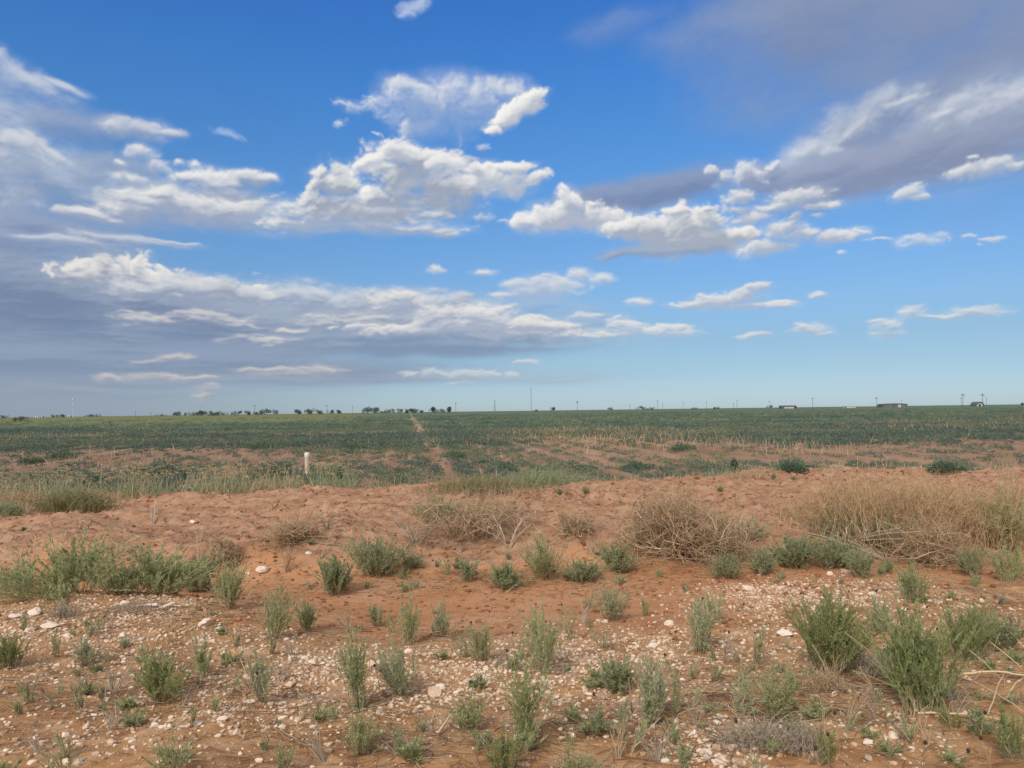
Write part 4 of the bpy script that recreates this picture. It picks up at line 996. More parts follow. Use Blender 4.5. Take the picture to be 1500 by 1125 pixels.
# dried coneflowers: dark seed heads on thin stems
def coneflower(seed):
    rng = np.random.default_rng(seed); h = .17 + .08 * rng.uniform()
    gs = Geo(); P = arcs(rng, np.zeros((1, 3)), np.array([rng.uniform(0, 6.28)]), np.array([.05]), np.array([h]), 6, .02)
    tubes(gs, P, .0022); 
    for k in (2, 3):
        Q = arcs(rng, P[:, k], np.array([rng.uniform(0, 6.28)]), np.array([.04]), np.array([.05]), 5, .03); tubes(gs, Q, .0016)
    r = empty('coneflower', (0, 0, 0)); gs.build('stem', M['stem_brown'], r)
    gh = Geo(); bm = [];
    n, m = 7, 8; V = []
    for i in range(n):
        t = i / (n - 1); rr = .0075 * math.sin(math.pi * min(.97, .08 + .9 * t)) ** .7
        for j in range(m):
            a = 6.2832 * j / m; q = 1 + .18 * ((i + j) % 2)
            V.append((P[0, -1, 0] + rr * q * math.cos(a), P[0, -1, 1] + rr * q * math.sin(a), P[0, -1, 2] - .004 + .019 * t))
    F = [(i * m + j, i * m + (j + 1) % m, (i + 1) * m + (j + 1) % m, (i + 1) * m + j) for i in range(n - 1) for j in range(m)]
    gh.add(V, F); gh.add(V[-m:], [tuple(range(m))])
    gh.build('seed_head', M['seed'], r)
    return r, P[0, -1]
CF = [(1138, 754), (1119, 743), (1065, 865), (1083, 887), (1224, 857), (1245, 867), (1280, 867), (1295, 867), (1387, 827), (1433, 823), (1424, 834), (1028, 877), (1183, 872),
      (1352, 892), (1334, 895), (609, 863), (822, 885), (726, 899), (965, 964), (923, 996), (876, 1015), (988, 926), (1398, 1024), (1433, 1050), (1202, 1106), (1216, 1074),
      (1348, 1086), (1097, 1064), (1366, 925), (1230, 1053), (1160, 858), (1200, 868), (754, 957), (742, 931), (588, 886), (1014, 906), (1310, 928), (1255, 905), (1445, 905), (1480, 1050), (1330, 1000),
      (1410, 1098), (1460, 1088), (1060, 930), (800, 915), (778, 930), (690, 912), (560, 980), (363, 991), (408, 905)]
_cp = [coneflower(40 + i) for i in range(5)]
for i, (px, py) in enumerate(CF):
    o, tip = _cp[i] if i < 5 else (copy_tree(_cp[i % 5][0]), _cp[i % 5][1])
    # walk down from the head to the foot of its stem
    d = ray(px, py); p = at(px, py); best = p
    for k in range(60):
        q = at(px, py + k * 2.0); dist = (q.y / d.y)
        if CAM_H + d.z * (q.y / d.y) - q.z >= tip[2] * .9 or py + k * 2 > 1250: best = q; break
        best = q
    o.location = (best.x, best.y, best.z - .01)
    up = py < 800
    tag(o, 'dried coneflower with a dark seed head on the red bank' if up else 'dried coneflower with a dark seed head on the stony shoulder', 'coneflower',
        'dried coneflowers on the bank' if up else 'dried coneflowers on the stony shoulder')
# ------------------------------------------------------------------ stones
def ico(sub=2):
    import bmesh
    bm = bmesh.new(); bmesh.ops.create_icosphere(bm, subdivisions=sub, radius=1)
    V = np.array([v.co[:] for v in bm.verts]); F = np.array([[v.index for v in f.verts] for f in bm.faces]); bm.free()
    return V, F
ICO2, ICO3, ICO1 = ico(2), ico(3), ico(1)
def stone_shape(seed, base=ICO2, cuts=7, rough=.10):
    """angular broken stone: a ball shaved by planes, then roughened"""
    rng = np.random.default_rng(seed); V = base[0].copy()
    for _ in range(cuts):
        n = rng.normal(size=3); n /= np.linalg.norm(n); d = rng.uniform(.45, .85)
        s = V @ n; k = s > d
        V[k] -= np.outer(s[k] - d, n)
    q = V * 2.1 + seed * 7.3
    V = V * (1 + 1.5 * rough * (gnoise(q[:, 0] + q[:, 2], q[:, 1] - q[:, 2] * .7, seed) + .5 * gnoise(q[:, 0] * 2.3, q[:, 1] * 2.3 + q[:, 2] * 2, seed + 3)))[:, None]
    V = V * np.array([1, rng.uniform(.65, .95), rng.uniform(.5, .78)])
    V = V - V.mean(0); V /= np.abs(V[:, 0]).max()
    return V
ROCKS = [   # px, py of the base, width in photograph pixels, material, label
 (222, 890, 30, 'stone', 'larger half of the big split white rock on the mound crest'),
 (242, 892, 20, 'stone', 'smaller half of the big split white rock on the mound crest'),
 (73, 920, 32, 'stone', 'biggest white rock in the heap on the stony mound'),
 (50, 900, 20, 'stone', 'white rock on the upper side of the mound heap'),
 (44, 924, 14, 'stone', 'small white rock at the near corner of the mound heap'),
 (22, 905, 18, 'stone', 'flat white rock beside the mound heap by the picture edge'),
 (182, 886, 16, 'stone', 'round white rock next to the big split one on the crest'),
 (98, 932, 12, 'stone', 'little white rock at the foot of the mound heap'),
 (300, 916, 20, 'stone', 'single white rock where the mound falls to the red ditch'),
 (180, 932, 13, 'stone', 'dull white rock on the open slope of the mound'),
 (383, 838, 20, 'stone', 'white stone embedded in the bank above the ditch'),
 (362, 842, 9, 'stone', 'small chip next to the white stone embedded in the bank'),
 (452, 812, 11, 'stone', 'white chip high on the bank by the grey twigs'),
 (282, 766, 9, 'stone', 'small white stone on top of the bare bank'),
 (598, 956, 15, 'stone', 'clean white rock at the foot of the tall dense weed'),
 (545, 975, 16, 'stone_pink', 'pinkish rock up the slope from the vase-shaped weed'),
 (644, 1008, 18, 'stone', 'pale rock cluster head beside the vase-shaped weed'),
 (636, 1018, 22, 'stone_pink', 'buried dusty boulder beside the pale rock cluster'),
 (684, 1000, 16, 'stone_pink', 'dusty rock in the middle of the broad stone patch'),
 (797, 1004, 20, 'stone_pink', 'rounded dusty boulder under the tallest pointed weed'),
 (822, 1000, 12, 'stone', 'white rock beside the rounded dusty boulder'),
 (957, 950, 17, 'stone', 'rounded pale rock at the top of the stones near the forked weed'),
 (934, 970, 12, 'stone', 'plain white rock downhill of the rounded pale rock'),
 (886, 912, 11, 'stone', 'pale rock on the edge of the sandy patch'),
 (980, 915, 16, 'stone', 'white split rock at the edge of the smooth red soil'),
 (1148, 932, 34, 'stone', 'flat pale rock, widest on the slope past the thin upright weed'),
 (1096, 864, 18, 'stone', 'white rock at the head of the stone spill'),
 (1143, 863, 15, 'stone_pink', 'pinkish rock in the stone spill'),
 (1238, 840, 16, 'stone_pink', 'pinkish rock below the dark low shrubs'),
 (1216, 842, 9, 'stone', 'white chip beside the pinkish rock below the shrubs'),
 (1278, 872, 12, 'stone', 'upright white chip in the stones below the dull shrubs'),
 (1298, 950, 15, 'stone', 'smooth grey-white rock between the two largest bushes'),
 (1256, 950, 14, 'stone', 'rough white rock beside the large rounded bush'),
 (1054, 1120, 28, 'stone', 'round white boulder at the lower picture edge'),
 (1036, 1104, 16, 'stone', 'white rock in the rubble above the round boulder'),
 (1016, 1078, 16, 'stone', 'white rock at the upper end of the pale rubble'),
 (1072, 1098, 20, 'stone_pink', 'dusty rock leaning over the round white boulder'),
 (1273, 1090, 18, 'stone', 'ragged white rock on the lower red slope'),
 (1308, 1080, 14, 'stone', 'clean white rock beside the ragged one on the lower slope'),
 (1254, 1050, 18, 'stone', 'pale rock below the large bushes on the slope'),
 (1276, 1070, 14, 'stone_pink', 'pinkish rock between the pale rock and the ragged white one'),
 (974, 1116, 16, 'stone', 'tall white rock by itself at the lower picture edge'),
 (770, 1122, 16, 'stone_pink', 'rounded stone cut by the lower picture edge'),
 (888, 1080, 10, 'stone', 'white chip beside the dark leafy weed'),
 (958, 1066, 15, 'stone', 'grey-white rock at the foot of the tall branching weed'),
 (202, 1034, 17, 'stone', 'long pale stone beside the dark spreading weed'),
 (208, 1022, 12, 'stone_pink', 'dull stone stacked above the long pale one'),
 (138, 1050, 12, 'stone', 'white arrow-shaped stone on the bare slope'),
 (127, 1066, 15, 'stone_pink', 'tan stone under the white arrow-shaped one'),
 (164, 1090, 18, 'stone_pink', 'broad reddish stone near the lower picture edge'),
 (228, 1064, 13, 'stone', 'plain white stone below the dark spreading weed'),
 (326, 1056, 20, 'stone', 'whitest flat stone on the lower slope'),
 (346, 1076, 14, 'stone_pink', 'tan pointed stone below the whitest flat one'),
 (290, 1062, 12, 'stone', 'white stone between the plain one and the whitest flat one'),
 (457, 972, 14, 'stone', 'grey-white angular stone at the head of the pebble fan'),
 (446, 966, 13, 'stone', 'paired white stone against the angular one in the pebble fan'),
 (424, 1006, 14, 'stone_pink', 'dusty lump in the middle of the pebble fan'),
 (115, 1120, 16, 'stone', 'white stone in the lower corner beside a thin weed'),
 (96, 1118, 12, 'stone', 'smaller white stone in the lower corner'),
 (195, 1096, 9, 'stone', 'clean white chip by the broad reddish stone'),
 (365, 978, 14, 'stone', 'pale stone under the slanting slim weed'),
 (1415, 1050, 26, 'stone_pink', 'dusty boulder under the pale cut stalks'),
 (1325, 895, 12, 'stone', 'white stone above the green bush with airy top'),
 (1468, 918, 12, 'stone', 'white stone near the picture edge behind the green bushes'),
]
for i, (px, py, w, mt, lb) in enumerate(ROCKS):
    p = at(px, min(py, 1130)); s = size_at(p, w) * (.5 if w < 28 else .42)
    V = stone_shape(200 + i, ICO3, 9, .12)
    if w > 24: V = V * np.array([1, .8, .62])
    g = Geo(); g.add(V * s, ICO3[1])
    o = g.build('rock', M[mt], smooth=False)
    o.location = (p.x, p.y, p.z + s * .28); o.rotation_euler = (rngS.uniform(-.25, .25), rngS.uniform(-.25, .25), rngS.uniform(-.5, .5))
    tag(o, lb, 'rock')

def gravel_density(x, y):
    g, f, b = zones(x, y)
    n = gnoise(x * 1.15, y * 1.15, 81) + .6 * gnoise(x * 3.1, y * 3.1, 82)
    return g * sstep(-.15, .75, n) + .04 * g
PATCH = []
for px, py, r, w in [(70, 912, .28, 3.0), (225, 892, .3, 2.0), (455, 975, .25, 2.0), (1050, 1095, .22, 2.5), (640, 1010, .25, 1.5), (1140, 868, .5, 1.4), (430, 985, .45, 1.4), (100, 950, .6, .8), (250, 950, .6, .6), (520, 1050, .5, .5), (330, 960, .4, .5), (780, 985, .75, 1.1), (880, 965, .6, 1.3), (680, 990, .5, .8), (960, 945, .4, .8), (70, 905, .5, 1.3), (200, 890, .6, .7), (1150, 880, .9, .8), (1250, 870, .6, .7),
                     (1040, 1090, .25, 1.5), (1290, 1085, .3, .9), (150, 1060, .5, .7), (330, 1040, .5, .7), (560, 980, .4, .7), (1140, 940, .5, .7), (1420, 900, .5, .6), (1060, 960, .4, .5), (640, 1000, .35, .9), (930, 1020, .4, .7)]:
    p = at(px, py); PATCH.append((p.x, p.y, r, w))
def dens(x, y):
    d = gravel_density(x, y) * .45
    for a, b_, r, w in PATCH:
        d = d + w * np.exp(-(((x - a) / r) ** 2 + ((y - b_) / (r * 1.2)) ** 2))
    return d * sstep(10.2, 9.6, y)

def spots(n, seed, y0=2.6, y1=9.8):
    r = np.random.default_rng(seed); X, Y = [], []
    while len(X) < n:
        y = np.sqrt(r.uniform(y0 ** 2, y1 ** 2, 40000)); x = r.uniform(-1, 1, 40000) * (.75 * y + .5)
        k = r.uniform(0, 2.0, 40000) < dens(x, y)
        X.extend(x[k]); Y.extend(y[k])
    return np.array(X[:n]), np.array(Y[:n])

# mid-sized stones, each an object of its own
_sp = []
for i in range(12):
    g = Geo(); g.add(stone_shape(300 + i, ICO2, 8, .10), ICO2[1]); _sp.append(g.mesh('rock', M['stone' if i % 3 else 'stone_pink']))
X, Y = spots(232, 91, 2.7, 9.0)
for i, (x, y) in enumerate(zip(X, Y)):
    o = bpy.data.objects.new('rock', _sp[i % 12]); COL.objects.link(o)
    s = .017 * math.exp(rngS.normal() * .28) * (.75 + .06 * y)
    o.scale = (s * rngS.uniform(.8, 1.3), s, s * rngS.uniform(.7, 1.1)); o.rotation_euler = (rngS.uniform(-.4, .4), rngS.uniform(-.4, .4), rngS.uniform(0, 6.28))
    o.location = (x, y, H1(x, y) + s * .15)
    tag(o, 'small pale caliche stone lying loose on the roadside gravel', 'rock', 'loose pale stones on the roadside gravel')

# the gravel nobody could count
def pebbles(n, seed, smin, smax, mat, name, y1=9.8, shapes=8, xy=None, squash=.65):
    rng = np.random.default_rng(seed)
    X, Y = spots(n, seed + 1, 2.5, y1) if xy is None else xy
    Z = height(X, Y); g = Geo(); k = rng.integers(0, shapes, n)
    for j in range(shapes):
        m = k == j; K = int(m.sum())
        if not K: continue
        S0 = stone_shape(500 + j, ICO1, 5, .12); a = rng.uniform(0, 6.283, K); c, s = np.cos(a), np.sin(a)
        sz = smin * (smax / smin) ** (rng.uniform(size=K) ** 2.2)
        V = S0[None] * sz[:, None, None] * rng.uniform(.7, 1.2, (K, 1, 3))
        V = np.stack([V[..., 0] * c[:, None] - V[..., 1] * s[:, None], V[..., 0] * s[:, None] + V[..., 1] * c[:, None], V[..., 2] * squash / .65], -1)
        V += np.stack([X[m], Y[m], Z[m] + sz * .2], -1)[:, None]
        F = ICO1[1][None] + (np.arange(K) * len(S0))[:, None, None]
        g.add(V.reshape(-1, 3), F.reshape(-1, 3))
    o = g.build(name, M[mat]); tag(o, kind='stuff'); return o
pebbles(42000, 61, .0026, .022, 'pebble', 'gravel')
# crumbs of red earth on the bank and in the ditch
_r = np.random.default_rng(5); _y = np.sqrt(_r.uniform(6.5 ** 2, 15.2 ** 2, 18000)); _x = _r.uniform(-1, 1, 18000) * (.72 * _y + .5)
pebbles(18000, 62, .004, .042, 'clod', 'dirt_crumbs', xy=(_x, _y), squash=.6)

M['bark_bits'] = plain_material('rotted_plant_bits', (.10, .062, .042), (.20, .13, .09), 9)
# fallen straw and twigs, uncountable
def litter(n, seed, boxes, ln, name, mat, w=.004):
    rng = np.random.default_rng(seed)
    cx = []; 
    for (px, py, rx, ry, wt) in boxes:
        p = at(px, py); m = int(n * wt)
        cx.append(np.stack([p.x + rng.normal(size=m) * rx, p.y + rng.normal(size=m) * ry], -1))
    C = np.concatenate(cx); K = len(C)
    a = rng.uniform(0, 6.283, K); L = ln * rng.uniform(.3, 1.2, K)
    t = np.linspace(-.5, .5, 4)[None, :]
    bend = rng.normal(size=K) * .25
    x = C[:, :1] + np.cos(a)[:, None] * L[:, None] * t - np.sin(a)[:, None] * L[:, None] * bend[:, None] * t ** 2
    y = C[:, 1:] + np.sin(a)[:, None] * L[:, None] * t + np.cos(a)[:, None] * L[:, None] * bend[:, None] * t ** 2
    z = height(x, y) + .006 + np.abs(rng.normal(size=(K, 1))) * .012
    g = Geo(); tubes(g, np.stack([x, y, z], -1), w * .5 * rng.uniform(.6, 1.3, (K, 1)))
    o = g.build(name, M[mat]); tag(o, kind='stuff')
litter(2600, 71, [(690, 790, .9, .5, .10), (1000, 815, .8, .3, .10), (1300, 815, 1.2, .5, .14), (560, 860, .6, .3, .07), (830, 855, .8, .3, .06), (430, 800, .8, .4, .06), (200, 890, .7, .3, .08), (1120, 1040, .5, .4, .10), (1280, 1000, .5, .4, .10),
                  (600, 1060, .7, .4, .05), (420, 900, .6, .5, .05), (1430, 960, .7, .6, .09)], .26, 'fallen_straw', 'straw', .0035)
litter(2600, 73, [(120, 790, 1.2, .5, .16), (330, 790, 1.1, .5, .16), (520, 760, 1.2, .6, .16), (800, 745, 1.6, .6, .16), (1130, 745, 1.2, .6, .12), (640, 850, 1.3, .4, .12), (900, 860, 1.2, .4, .12)], .10, 'dark_twigs', 'bark_bits', .005)
litter(2200, 74, [(120, 1010, .5, .4, .12), (230, 900, .6, .3, .1), (350, 1010, .5, .4, .1), (560, 1080, .5, .4, .12), (900, 1090, .6, .4, .16), (1130, 1030, .5, .4, .2), (1380, 1010, .6, .5, .1), (1450, 900, .6, .5, .1)], .13, 'dark_straw_bits', 'bark_bits', .004)
litter(1500, 72, [(160, 1010, .9, .7, .2), (700, 940, 1.2, .6, .2), (1000, 1040, .8, .5, .2), (1380, 900, .9, .8, .2), (250, 780, 1.6, .6, .1), (1000, 740, 2.4, .6, .1)], .16, 'fallen_twigs', 'thatch', .0035)
# ------------------------------------------------------------------ the field behind the bank
def field_cover(x, y):
    """how closely weeds cover the old crop land: bare strips near by, closed further off"""
    u = x * math.cos(ROW_AZ) - y * math.sin(ROW_AZ); v = x * math.sin(ROW_AZ) + y * math.cos(ROW_AZ)
    n = fbm(u * .11, v * .035, 91, 4) + .5 * fbm(u * .5, v * .12, 92, 3) + .8 * fbm(x * .022, y * .05, 93, 3)
    s = side(x, y)
    # wide bare strip across the east, nearer strip in the west
    bare = np.exp(-((y - (27 + 5 * s)) / 7) ** 2) * sstep(.0, .3, s) * 1.0 + np.exp(-((y - 27) / 4) ** 2) * sstep(-.15, -.45, s) * .7
    c = .50 + .12 * sstep(.25, -.05, s) + .24 * sstep(26, 60, y) + 1.15 * n - .62 * bare
    c = c * (1 - sstep(.7, .35, np.abs(u - TRACK_U)) * .9 * sstep(32, 48, y))
    c = c * (1 - .85 * sstep(90, 150, y) * sstep(-.12, -.26, x / y))
    row = .5 + .5 * np.cos(u * 2 * np.pi / 2.1)
    return np.clip(c, .12, 1) * (.30 + .70 * row * sstep(130, 50, y) + .70 * sstep(50, 130, y))

def clumps(n, seed, y0, y1, size, leaves_per, lw, mat, name, cover=None, hgt=.6, ncol=1.0):
    rng = np.random.default_rng(seed); X, Y = [], []
    while len(X) < n:
        y = np.sqrt(rng.uniform(y0 ** 2, y1 ** 2, 60000)) if y1 < 120 else np.exp(rng.uniform(math.log(y0), math.log(y1), 60000))
        x = rng.uniform(-1, 1, 60000) * (.76 * y + 1)
        k = rng.uniform(size=60000) < (cover or field_cover)(x, y)
        X.extend(x[k]); Y.extend(y[k])
    X = np.array(X[:n]); Y = np.array(Y[:n]); Z = height(X, Y)
    s = size * np.exp(rng.normal(size=n) * .38) * (1 + .35 * gnoise(X * .08, Y * .04, 95))
    m = leaves_per
    a = rng.uniform(0, 6.283, (n, m)); r = np.sqrt(rng.uniform(size=(n, m))); hh = rng.uniform(.1, 1, (n, m)) * np.sqrt(np.maximum(0, 1.05 - r * r))
    P = np.stack([X[:, None] + np.cos(a) * r * s[:, None], Y[:, None] + np.sin(a) * r * s[:, None], Z[:, None] + hh * s[:, None] * hgt], -1)
    d = np.stack([np.cos(a) * r, np.sin(a) * r, .35 + rng.uniform(size=(n, m))], -1) + rng.normal(size=(n, m, 3)) * .4
    ln = np.minimum(s * lw, .022 + Y * .0017)[:, None] * rng.uniform(.6, 1.3, (n, m))
    g = Geo(); leaves(g, P.reshape(-1, 3), d.reshape(-1, 3), ln.ravel(), ln.ravel() * .5, rng)
    o = g.build(name, M[mat]); tag(o, kind='stuff'); return o
clumps(15000, 11, 16.5, 60, .17, 62, .34, 'field', 'field_weeds', hgt=.65)
clumps(15000, 12, 48, 420, .42, 40, .24, 'field', 'distant_field_weeds', hgt=.38)
clumps(1500, 13, 17, 120, .16, 30, .30, 'olive', 'yellowing_field_weeds', cover=lambda x, y: .4 * field_cover(x, y) + .10, hgt=.8)

clumps(700, 14, 42, 330, .60, 260, .10, 'field', 'tall_field_weeds', cover=lambda x, y: .35 * sstep(.05, .3, fbm(x * .05, y * .02, 99, 3)) + .02, hgt=.55)

# bleached grass standing between the rows
def field_grass(n, seed, y0, y1, h, mat, name, cov, bw):
    rng = np.random.default_rng(seed); X, Y = [], []
    while len(X) < n:
        y = np.exp(rng.uniform(math.log(y0), math.log(y1), 60000)); x = rng.uniform(-1, 1, 60000) * (.76 * y + 1)
        k = rng.uniform(size=60000) < cov(x, y)
        X.extend(x[k]); Y.extend(y[k])
    X = np.array(X[:n]); Y = np.array(Y[:n])
    base = np.stack([X, Y, height(X, Y) - .02], -1)
    hh = h * rng.uniform(.5, 1.1, n)
    P = arcs(rng, base, rng.uniform(0, 6.283, n), hh * .35, hh, 4, .03)
    g = Geo(); ribbons(g, P, bw * np.array([.8, 1, .8, .3])[None] * (Y / y0)[:, None] ** .6, rng)
    o = g.build(name, M[mat]); tag(o, kind='stuff')
field_grass(7500, 21, 26, 300, .42, 'straw', 'dry_field_grass', lambda x, y: sstep(.12, .34, fbm(x * .07, y * .03, 97, 4)) * .8 + .02, .014)
field_grass(900, 22, 40, 260, .34, 'straw', 'dry_track_grass', lambda x, y: sstep(1.0, .2, np.abs(np.abs(x * math.cos(ROW_AZ) - y * math.sin(ROW_AZ) - TRACK_U - .6) - .6)) * .9, .014)

# stand of seeding grass along the crest in the west, one mass of stems
def grass_stand(n, seed, pxs, mat, name, heads, hpx=(26, 50), dens=None):
    rng = np.random.default_rng(seed); B, Hh = [], []
    grid = {}
    for _ in range(n):
        px = rng.uniform(*pxs)
        if dens is not None and rng.uniform() > dens(px): continue
        k = int(px // 20)
        if k not in grid: grid[k] = at(k * 20 + 10, float(np.interp(k * 20 + 10, [0, 120, 300, 420, 520, 700, 1000, 1500], [738, 736, 722, 712, 708, 706, 698, 690])))
        c = grid[k]; y = 14.3 + abs(rng.normal()) * .9 + rng.uniform(0, .5)
        x = math.tan(azel(px, 700)[0]) * y
        B.append((x, y, H1(x, y) - .02)); Hh.append(rng.uniform(*hpx) / FPX * y)
    B = np.array(B); Hh = np.array(Hh); K = len(B)
    az = rng.uniform(0, 6.283, K)
    P = arcs(rng, B, az, Hh * .3 * rng.uniform(.3, 1.5, K), Hh, 7, .02, .10)
    g = Geo(); ribbons(g, P, .010 * np.array([.7, .9, 1, .9, .8, .6, .4])[None], rng)
    # long arching leaves
    Q = arcs(rng, B, az + 2, Hh * .5, Hh * .7, 7, .02, .35); ribbons(g, Q, .014 * np.array([.6, 1, 1, .9, .8, .5, .2])[None], rng)
    o = g.build(name, M[mat]); tag(o, kind='stuff')
    if heads:
        gh = Geo(); m = 9
        i = np.repeat(np.arange(K), m); t = np.tile(np.linspace(0, 1, m), K)[:, None]
        tip = P[i, 6]; dr = (P[i, 6] - P[i, 5]); dr /= np.linalg.norm(dr, axis=1, keepdims=True) + 1e-9
        sidev = np.stack([np.cos(az), np.sin(az), 0 * az], -1)[i]
        pos = tip + dr * t * .07 + sidev * t ** 2 * .06 - np.array([0, 0, 1.]) * t ** 2 * .05
        dd = dr + sidev * t * 1.2 - np.array([0, 0, 1.]) * t * 1.2 + rng.normal(size=pos.shape) * .35
        leaves(gh, pos, dd, .036, .012, rng)
        o2 = gh.build('grass_seed_heads', M['straw']); tag(o2, kind='stuff')
grass_stand(1000, 31, (-30, 520), 'dusk', 'seeding_grass', True, (24, 48), lambda p: .45 + .55 * (float(gnoise(p * .017, 3.3, 8)) > -.1))
grass_stand(800, 32, (-30, 520), 'straw', 'dry_seeding_grass', False, (14, 40), lambda p: .12 + .88 * (p < 75 or 190 < p < 215 or 285 < p < 430))
grass_stand(900, 33, (520, 1240), 'dusk', 'crest_grass', False, (8, 24), lambda p: .35)
grass_stand(500, 34, (480, 1500), 'straw', 'dry_crest_grass', False, (8, 26), lambda p: .4)

# bushes in the field that stand out one by one: px, base y, width, height, label
BUSHES = [
 (90, 673, 38, 15, 'dark rounded bush in the west field, clearest against the bare strip'),
 (44, 680, 34, 13, 'flatter dark bush beside the dark rounded one, nearer the picture edge'),
 (235, 706, 64, 34, 'tall dark bush among the seeding grass on the crest'),
 (130, 712, 44, 18, 'low dark bush in the seeding grass near a yellow patch'),
 (398, 700, 60, 28, 'dark bush right beside the marker post in the tall grass'),
 (488, 706, 50, 24, 'green bush on the crest just past the marker post'),
 (383, 658, 40, 13, 'dark field bush behind the bleached grass above the marker post'),
 (515, 660, 40, 14, 'dark field bush at the start of the bare crop rows'),
 (560, 655, 46, 14, 'wide dark field bush beside the wheel track'),
 (668, 672, 30, 12, 'round field bush on bare soil in the middle rows'),
 (742, 694, 36, 16, 'round dark bush just beyond the crest bushes'),
 (855, 690, 50, 10, 'round bush beyond the crest in the long dark strip'),
 (870, 638, 56, 11, 'long dark field bush at the far edge of the bare strip'),
 (1076, 692, 10, 22, 'spiky upright weed standing above the bare strip'),
 (1160, 692, 40, 18, 'grey-green bush at the near edge of the bare strip'),
 (930, 690, 40, 14, 'low bush on the near edge of the field in the long dark strip'),
 (1385, 692, 46, 18, 'grey bush on the crest behind the reddish straw heap'),
 (195, 640, 26, 7, 'small far dark bush in the green field to the west'),
 (1000, 660, 34, 9, 'small dark bush inside the bare red strip'),
]
def bush_mesh(seed, w, h, m=1100):
    rng = np.random.default_rng(seed); g = Geo()
    a = rng.uniform(0, 6.283, m); r = np.sqrt(rng.uniform(size=m)); hh = rng.uniform(.05, 1, m) * np.sqrt(np.maximum(0, 1.03 - r ** 2))
    lob = 1 + .3 * gnoise(np.cos(a) * 1.7, np.sin(a) * 1.7, seed)
    P = np.stack([np.cos(a) * r * w / 2 * lob, np.sin(a) * r * w / 2 * lob, hh * h * .9 * lob], -1)
    d = np.stack([np.cos(a) * r, np.sin(a) * r, .7 + 0 * a], -1) + rng.normal(size=(m, 3)) * .45
    L = min(.085, .09 * math.sqrt(w * h) + .03)
    leaves(g, P, d, L * rng.uniform(.6, 1.3, m), L * .32, rng)
    gs = Geo(); k = 9; az = rng.uniform(0, 6.283, k)
    tubes(gs, arcs(rng, np.zeros((k, 3)) - [0, 0, .02], az, np.full(k, w * .3), np.full(k, h * .7), 5, .03), .012 * min(1, h * 1.5))
    return gs, g
for i, (px, py, wp, hp, lb) in enumerate(BUSHES):
    p = at(px, py)
    r = empty('field_bush', p, 0, lb, 'bush')
    gs, gl = bush_mesh(800 + i, size_at(p, wp), size_at(p, hp)); gs.build('stem', M['stem_brown'], r); gl.build('foliage', M['field_bush'], r)

# ------------------------------------------------------------------ marker post
M['post'] = plain_material('weathered_white_plastic', (.44, .36, .25), (.58, .50, .37), 6, .7, island=False)
M['post_cap'] = plain_material('white_plastic', (.60, .57, .51), (.68, .65, .60), 6, .55, island=False)
p = at(450, 700); hh = size_at(p, 37); w = size_at(p, 7.6) / 2
r = empty('marker_post', p, .4, 'short white marker post with a whiter rounded cap in the tall grass', 'marker post')
def lathe(g, prof, n=16):
    V = [(rr * math.cos(6.2832 * j / n), rr * math.sin(6.2832 * j / n), z) for rr, z in prof for j in range(n)]
    F = [(i * n + j, i * n + (j + 1) % n, (i + 1) * n + (j + 1) % n, (i + 1) * n + j) for i in range(len(prof) - 1) for j in range(n)]
    g.add(V, F); g.add(V[-n:], [tuple(range(n))])
g = Geo(); lathe(g, [(w * .86, -.15), (w * .9, hh * .3), (w * .95, hh * .8)]); g.build('post_shaft', M['post'], r, True)
g = Geo(); lathe(g, [(w * .97, hh * .79), (w * 1.06, hh * .80), (w * 1.06, hh * .93), (w * .98, hh * .975), (w * .75, hh * .995), (w * .2, hh)]); g.build('post_cap', M['post_cap'], r, True)
# ------------------------------------------------------------------ along the horizon
M['tree_leaf'] = leaf_material('far_tree_leaves', (.055, .078, .050), (.065, .085, .055), (.085, .10, .065), .1)
M['bark'] = plain_material('bark', (.09, .065, .05), (.14, .11, .09), 4)
M['pole'] = plain_material('creosoted_timber', (.07, .055, .045), (.11, .09, .075), 3)
M['steel'] = plain_material('galvanised_steel', (.22, .23, .24), (.30, .31, .32), 1, .6)
M['white_paint'] = plain_material('pale_painted_metal', (.44, .46, .48), (.52, .53, .54), .4, .5, island=False)
M['dark_metal'] = plain_material('dull_brown_sheet_metal', (.10, .10, .105), (.135, .13, .13), .3, .6, island=False)
M['roof_metal'] = plain_material('grey_sheet_roof', (.13, .137, .145), (.17, .177, .185), .3, .6, island=False)
M['pale_wall'] = plain_material('pale_siding', (.42, .42, .43), (.52, .51, .50), .4, .7, island=False)
M['dark_gap'] = plain_material('painted_interior_shade', (.03, .03, .03), (.05, .05, .05), .5, .9, island=False)  # near-black colour on door panels stands for the shade inside open doorways
M['glass'] = plain_material('window_glass', (.30, .36, .42), (.36, .42, .48), .5, .15, island=False)
M['lamp_grey'] = plain_material('insulator', (.20, .20, .20), (.28, .28, .28), 3)

def far(px, py, depth):
    a, e = azel(px, py)
    x = math.tan(a) * depth
    return Vector((x, depth, H1(x, depth)))

